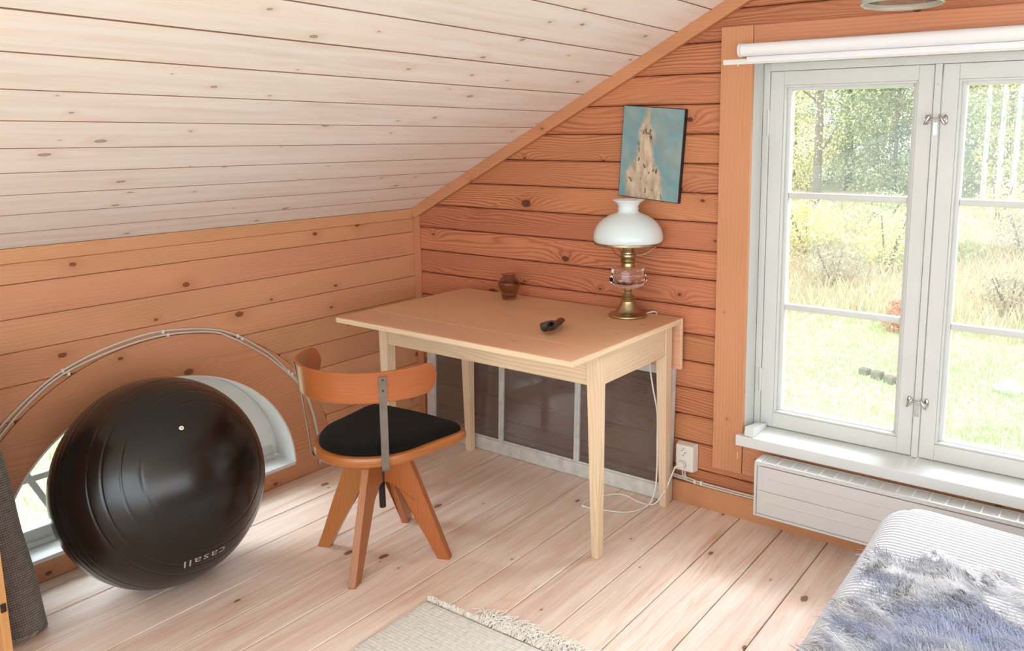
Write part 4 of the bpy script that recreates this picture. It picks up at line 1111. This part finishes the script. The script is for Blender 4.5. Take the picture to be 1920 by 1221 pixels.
M['dry'] = leafmat('dry_grass', rgb('ebe5c6'), rgb('cfc5a0'), rgb('d9bca2'))
M['yleaf'] = leafmat('yellow_autumn_leaves', rgb('f0eab4'), rgb('d9d79c'), rgb('fbf7d8'))
M['gleaf'] = leafmat('green_leaves', rgb('bcca9f'), rgb('dbdcae'), rgb('f4eec0'))
M['dgleaf'] = leafmat('dark_spruce_green', rgb('96a78e'), rgb('b2bf9f'), rgb('d8d09c'))
M['redleaf'] = leafmat('red_leaves', rgb('d99a80'), rgb('d8a886'), rgb('e6c2a0'))
M['brownleaf'] = leafmat('brown_twigs', rgb('cbbd9f'), rgb('b5a88a'), rgb('dcd2ac'))
M['bark'] = plain('grey_bark', rgb('8f8778'), .9, var=.35, vs=9)
M['birch'] = plain('white_birch_bark', rgb('efece6'), .8, col2=rgb('8c8882'), vs=5)
def tufts(name, n, xr, yr, h0, h1, wid, mat, dens=None):
    vs, fs = [], []; k = 0
    while k < n:
        x = random.uniform(*xr); y = random.uniform(*yr)
        if dens and random.random() > dens(x, y): continue
        k += 1; a = random.uniform(0, 2*pi); h = random.uniform(h0, h1); z = gz(x, y)-.02; l_ = random.uniform(.1, .5)*h; b = len(vs); d2 = random.uniform(0, 2*pi)
        dx, dy = cos(a)*wid, sin(a)*wid
        vs += [(x-dx, y-dy, z), (x+dx, y+dy, z), (x+dx*.6+cos(d2)*l_*.4, y+dy*.6+sin(d2)*l_*.4, z+h*.6), (x+cos(d2)*l_, y+sin(d2)*l_, z+h)]
        fs += [(b, b+1, b+2), (b, b+2, b+3)]
    return mesh(name, vs, fs, mat, None)
inview = lambda x, y: 1 if (2.85-.50*(y+2.65)) < x < (2.85+.05*(y+2.65)) else 0
tag(tufts('lawn_grass', 34000, (-7, 3.5), (6.5, 15), .04, .10, .007, M['grass'], inview), 'short bright green lawn grass with fallen leaves seen through the lower panes', 'grass', kind='stuff')
tag(tufts('side_lawn_grass', 9000, (-9, -1.2), (-8, 3), .05, .14, .012, M['grass']), 'short green lawn grass outside the half-round window', 'grass', kind='stuff')
tag(tufts('meadow_grass', 42000, (-15, 4.5), (13.2, 27.5), .12, .45, .006, M['dry'], inview), 'tall dry pale meadow grass between the lawn and the forest', 'grass', kind='stuff')
def leafcloud(cx_, cy_, cz_, rx, ry, rz, n, s0, s1, shell=.5):
    vs, fs = [], []
    for _ in range(n):
        while True:
            v = Vector((random.uniform(-1, 1), random.uniform(-1, 1), random.uniform(-1, 1)))
            if .001 < v.length < 1: break
        v = v.normalized()*(v.length**shell); p_ = Vector((cx_+v.x*rx, cy_+v.y*ry, cz_+v.z*rz)); s_ = random.uniform(s0, s1)
        u_ = Vector((random.gauss(0, 1), random.gauss(0, 1), random.gauss(0, 1))).normalized(); w_ = u_.cross(Vector((random.gauss(0, 1), random.gauss(0, 1), random.gauss(0, 1)))).normalized()
        b = len(vs); vs += [p_-u_*s_, p_+w_*s_*.6, p_+u_*s_, p_-w_*s_*.6]; fs.append((b, b+1, b+2, b+3))
    return vs, fs
def bush(x, y, r, h, mat, label, n=1400, leaf=.05, group=None):
    z = gz(x, y); e = empty('shrub', (x, y, z), 0, label, 'shrub', group)
    vs, fs = [], []
    for k in range(6):
        a = random.uniform(0, 2*pi); q = random.uniform(0, .55)*r
        v2, f2 = leafcloud(q*cos(a), q*sin(a), h*random.uniform(.35, .62), r*.6, r*.6, h*.42, n//6, leaf*.6, leaf, .6); b = len(vs); vs += v2; fs += [tuple(i+b for i in f) for f in f2]
    mesh('foliage', vs, fs, M[mat], e)
    for k in range(5):
        a = random.uniform(0, 2*pi); tube('stem', [(0, 0, -.1), (cos(a)*r*.25, sin(a)*r*.25, h*.4), (cos(a)*r*.5, sin(a)*r*.5, h*.85)], .02, M['bark'], e, 5, 3)
bush(-2.2, 17.5, 1.1, 1.7, 'yleaf', 'pale yellow rounded shrub in the meadow behind the left sash', 2600, .06)
bush(-4.6, 18.5, 1.3, 1.6, 'yleaf', 'wide yellow-green shrub at the left edge of the left sash view', 2600, .06)
bush(-3.4, 21.5, 1.2, 1.6, 'gleaf', 'green-grey shrub behind the pale yellow shrubs', 1800, .06)
bush(-.75, 12.9, .42, .62, 'redleaf', 'small red-leaved bush near the bottom right of the left sash', 900, .045)
bush(.9, 15.0, .8, .9, 'brownleaf', 'low brown twiggy bush seen in the middle right pane', 1200, .045)
bush(.6, 20.0, .9, 1.3, 'brownleaf', 'tall brown twiggy bush before the birches', 1400, .05)
bush(-.6, 24, 1.1, 1.5, 'yleaf', 'yellow bush at the forest edge before the birches', 1600, .06)
bush(-6.2, 19.5, 1.3, 1.5, 'gleaf', 'grey-green shrub at the far left of the meadow beside the grey trunk', 2000, .055)
bush(-1.2, 19.3, 1.1, 1.3, 'gleaf', 'grey-green shrub behind the centre post of the window', 1900, .055)
bush(-2.9, 15.6, .9, .95, 'brownleaf', 'low dry brown bush before the pale yellow shrub', 1500, .045)
bush(-5.0, 16.2, .9, .9, 'yleaf', 'small yellow bush low at the left edge of the left sash', 1500, .05)
bush(1.9, 17.8, 1.0, 1.2, 'yleaf', 'yellow shrub at the right edge of the view', 1700, .055)
def tree_mesh_tree(x, y, h, mat, name, label, cat='tree', group=None, trunk='bark', tr=.09, crown=(1.6, 1.6, .42), base=.35, n=2600, leaf=.13, lean=0, branches=8, seed=0):
    rs = random.Random(seed); z = gz(x, y)
    e = empty(name, (x, y, z-.1), 0, label, cat, group)
    tp = [(0, 0, 0), (lean*h*.3, 0, h*.35), (lean*h*.7, 0, h*.7), (lean*h, 0, h)]
    tube('trunk', tp, tr, M[trunk], e, 8, 4, radii=lambda f: tr*(1-.8*f))
    for k in range(branches):
        a = rs.uniform(0, 2*pi); zb_ = h*rs.uniform(base*.6, .9); L_ = crown[0]*rs.uniform(.5, 1)
        tube('branch', [(lean*zb_, 0, zb_), (lean*zb_+cos(a)*L_*.5, sin(a)*L_*.5, zb_+L_*.35), (lean*zb_+cos(a)*L_, sin(a)*L_, zb_+L_*.8)], tr*.22, M[trunk], e, 5, 2)
    vs, fs = [], []
    for k in range(9):
        f = base+(1-base)*k/8; w_ = crown[0]*(1-abs(f-base-.25)*.7); a = rs.uniform(0, 2*pi); q = rs.uniform(0, .5)*w_
        v2, f2 = leafcloud(lean*h*f+q*cos(a), q*sin(a), h*f, w_*.75, w_*.75, h*.09+.25, n//9, leaf*.5, leaf, .75); b = len(vs); vs += v2; fs += [tuple(i+b for i in q_) for q_ in f2]
    mesh('foliage', vs, fs, M[mat], e)
    return e
def copy_tree(o):
    r = o.copy(); C.objects.link(r)
    for c_ in o.children: q = c_.copy(); C.objects.link(q); q.parent = r
    return r
tree_mesh_tree(-6.6, 25.0, 11, 'yleaf', 'forest_tree', 'grey-trunked tree with sparse yellow leaves left in the upper left pane', tr=.17, crown=(2.2, 2.2, .5), base=.18, n=3000, leaf=.07, branches=16, seed=3)
protos = [tree_mesh_tree(-9.5, 30, 10, 'yleaf', 'forest_tree', None, seed=11, n=12000, leaf=.085, base=.08, crown=(2.3, 2.3, .5)),
          tree_mesh_tree(-7.4, 31, 9.5, 'gleaf', 'forest_tree', None, seed=12, n=12000, leaf=.085, base=.08, crown=(2.3, 2.3, .5)),
          tree_mesh_tree(-5.2, 30, 11, 'dgleaf', 'forest_tree', None, seed=13, n=12000, leaf=.085, base=.06, crown=(2.1, 2.1, .5)),
          tree_mesh_tree(-3.2, 31, 10, 'gleaf', 'forest_tree', None, seed=14, n=12000, leaf=.085, base=.08, crown=(2.3, 2.3, .5))]
kinds = ['yellow autumn leaves', 'mid green leaves', 'dark green foliage', 'mid green leaves']
spots = [(-1.2, 30, 0), (.9, 31, 1), (3.0, 30, 0), (-10.8, 34, 1), (-8.3, 34.5, 2), (-6.2, 34, 0), (-4.0, 34.5, 3), (-2.0, 34, 1), (.2, 34.5, 0), (2.2, 34, 2), (4.6, 34, 1), (-12.2, 31, 2), (-13.5, 35, 0), (-9.5, 37.5, 2), (-5.0, 38, 2), (-1.0, 38, 2), (3.0, 38, 2)]
for p_, kd in zip(protos, (0, 1, 2, 1)):
    tag(p_, 'forest tree with %s in the row beyond the meadow' % kinds[kd], 'tree', 'forest trees with %s' % kinds[kd])
for (x, y, k) in spots:
    o = copy_tree(protos[k]); o.location = (x, y, gz(x, y)-.1); o.rotation_euler = (0, 0, random.uniform(0, 6)); s_ = random.uniform(.85, 1.1); o.scale = (s_, s_, s_)
bx = [(-.95, 26.2, .0), (-.45, 25.6, .004), (.12, 26.0, .02), (.42, 27.2, -.01), (.85, 26.4, .0), (-1.6, 27.5, .005)]
bl = ['leftmost thin white birch in the upper right pane', 'second white birch from the left, straight and thick', 'leaning white birch right of the two straight birches', 'slim white birch behind the leaning birch', 'white birch at the right edge of the photograph', 'thin distant white birch left of the birch row']
for (x, y, ln_), lb in zip(bx, bl):
    tree_mesh_tree(x, y, 11, 'yleaf', 'birch_tree', lb, trunk='birch', tr=.095, crown=(1.2, 1.2, .5), base=.45, n=900, leaf=.09, lean=ln_, branches=10, seed=int(x*10)+50)
# low stone kerb in the lawn
kb = empty('stone_kerb', (-.2, 10.4, gz(-.2, 10.4)), 0, 'low grey stone kerb half hidden in the lawn', 'kerb')
for k in range(3, 7):
    x = -1.40+k*.24; y = 10.75-k*.11; z = gz(x, y)
    bm = bmesh.new(); bmbox(bm, -.09+.03*random.random(), .09, -.07, .07, -.05, .07+.04*random.random(), Matrix.Translation((x, y, z)) @ Matrix.Rotation(-.4+random.uniform(-.1, .1), 4, 'Z'))
    at(kb, from_bm('stone', bm, M['bark'], None, bevel=.015))
sx_ = tag(mesh('boulder', *leafcloud(0, 0, 0, 1, 1, 1, 0, 1, 1), M['oldwhite']), None) if False else None
bm = bmesh.new(); bmesh.ops.create_icosphere(bm, subdivisions=3, radius=.2)
for v in bm.verts: v.co *= 1+.15*sin(v.co.x*19+v.co.y*13)+.08*sin(v.co.z*31); v.co.z *= .6
o = from_bm('white_boulder', bm, M['oldwhite'], None, smooth=True); o.location = (1.45, 10.7, gz(1.45, 10.7)+.05); tag(o, 'rounded white stone on the lawn in the lower right pane', 'stone')
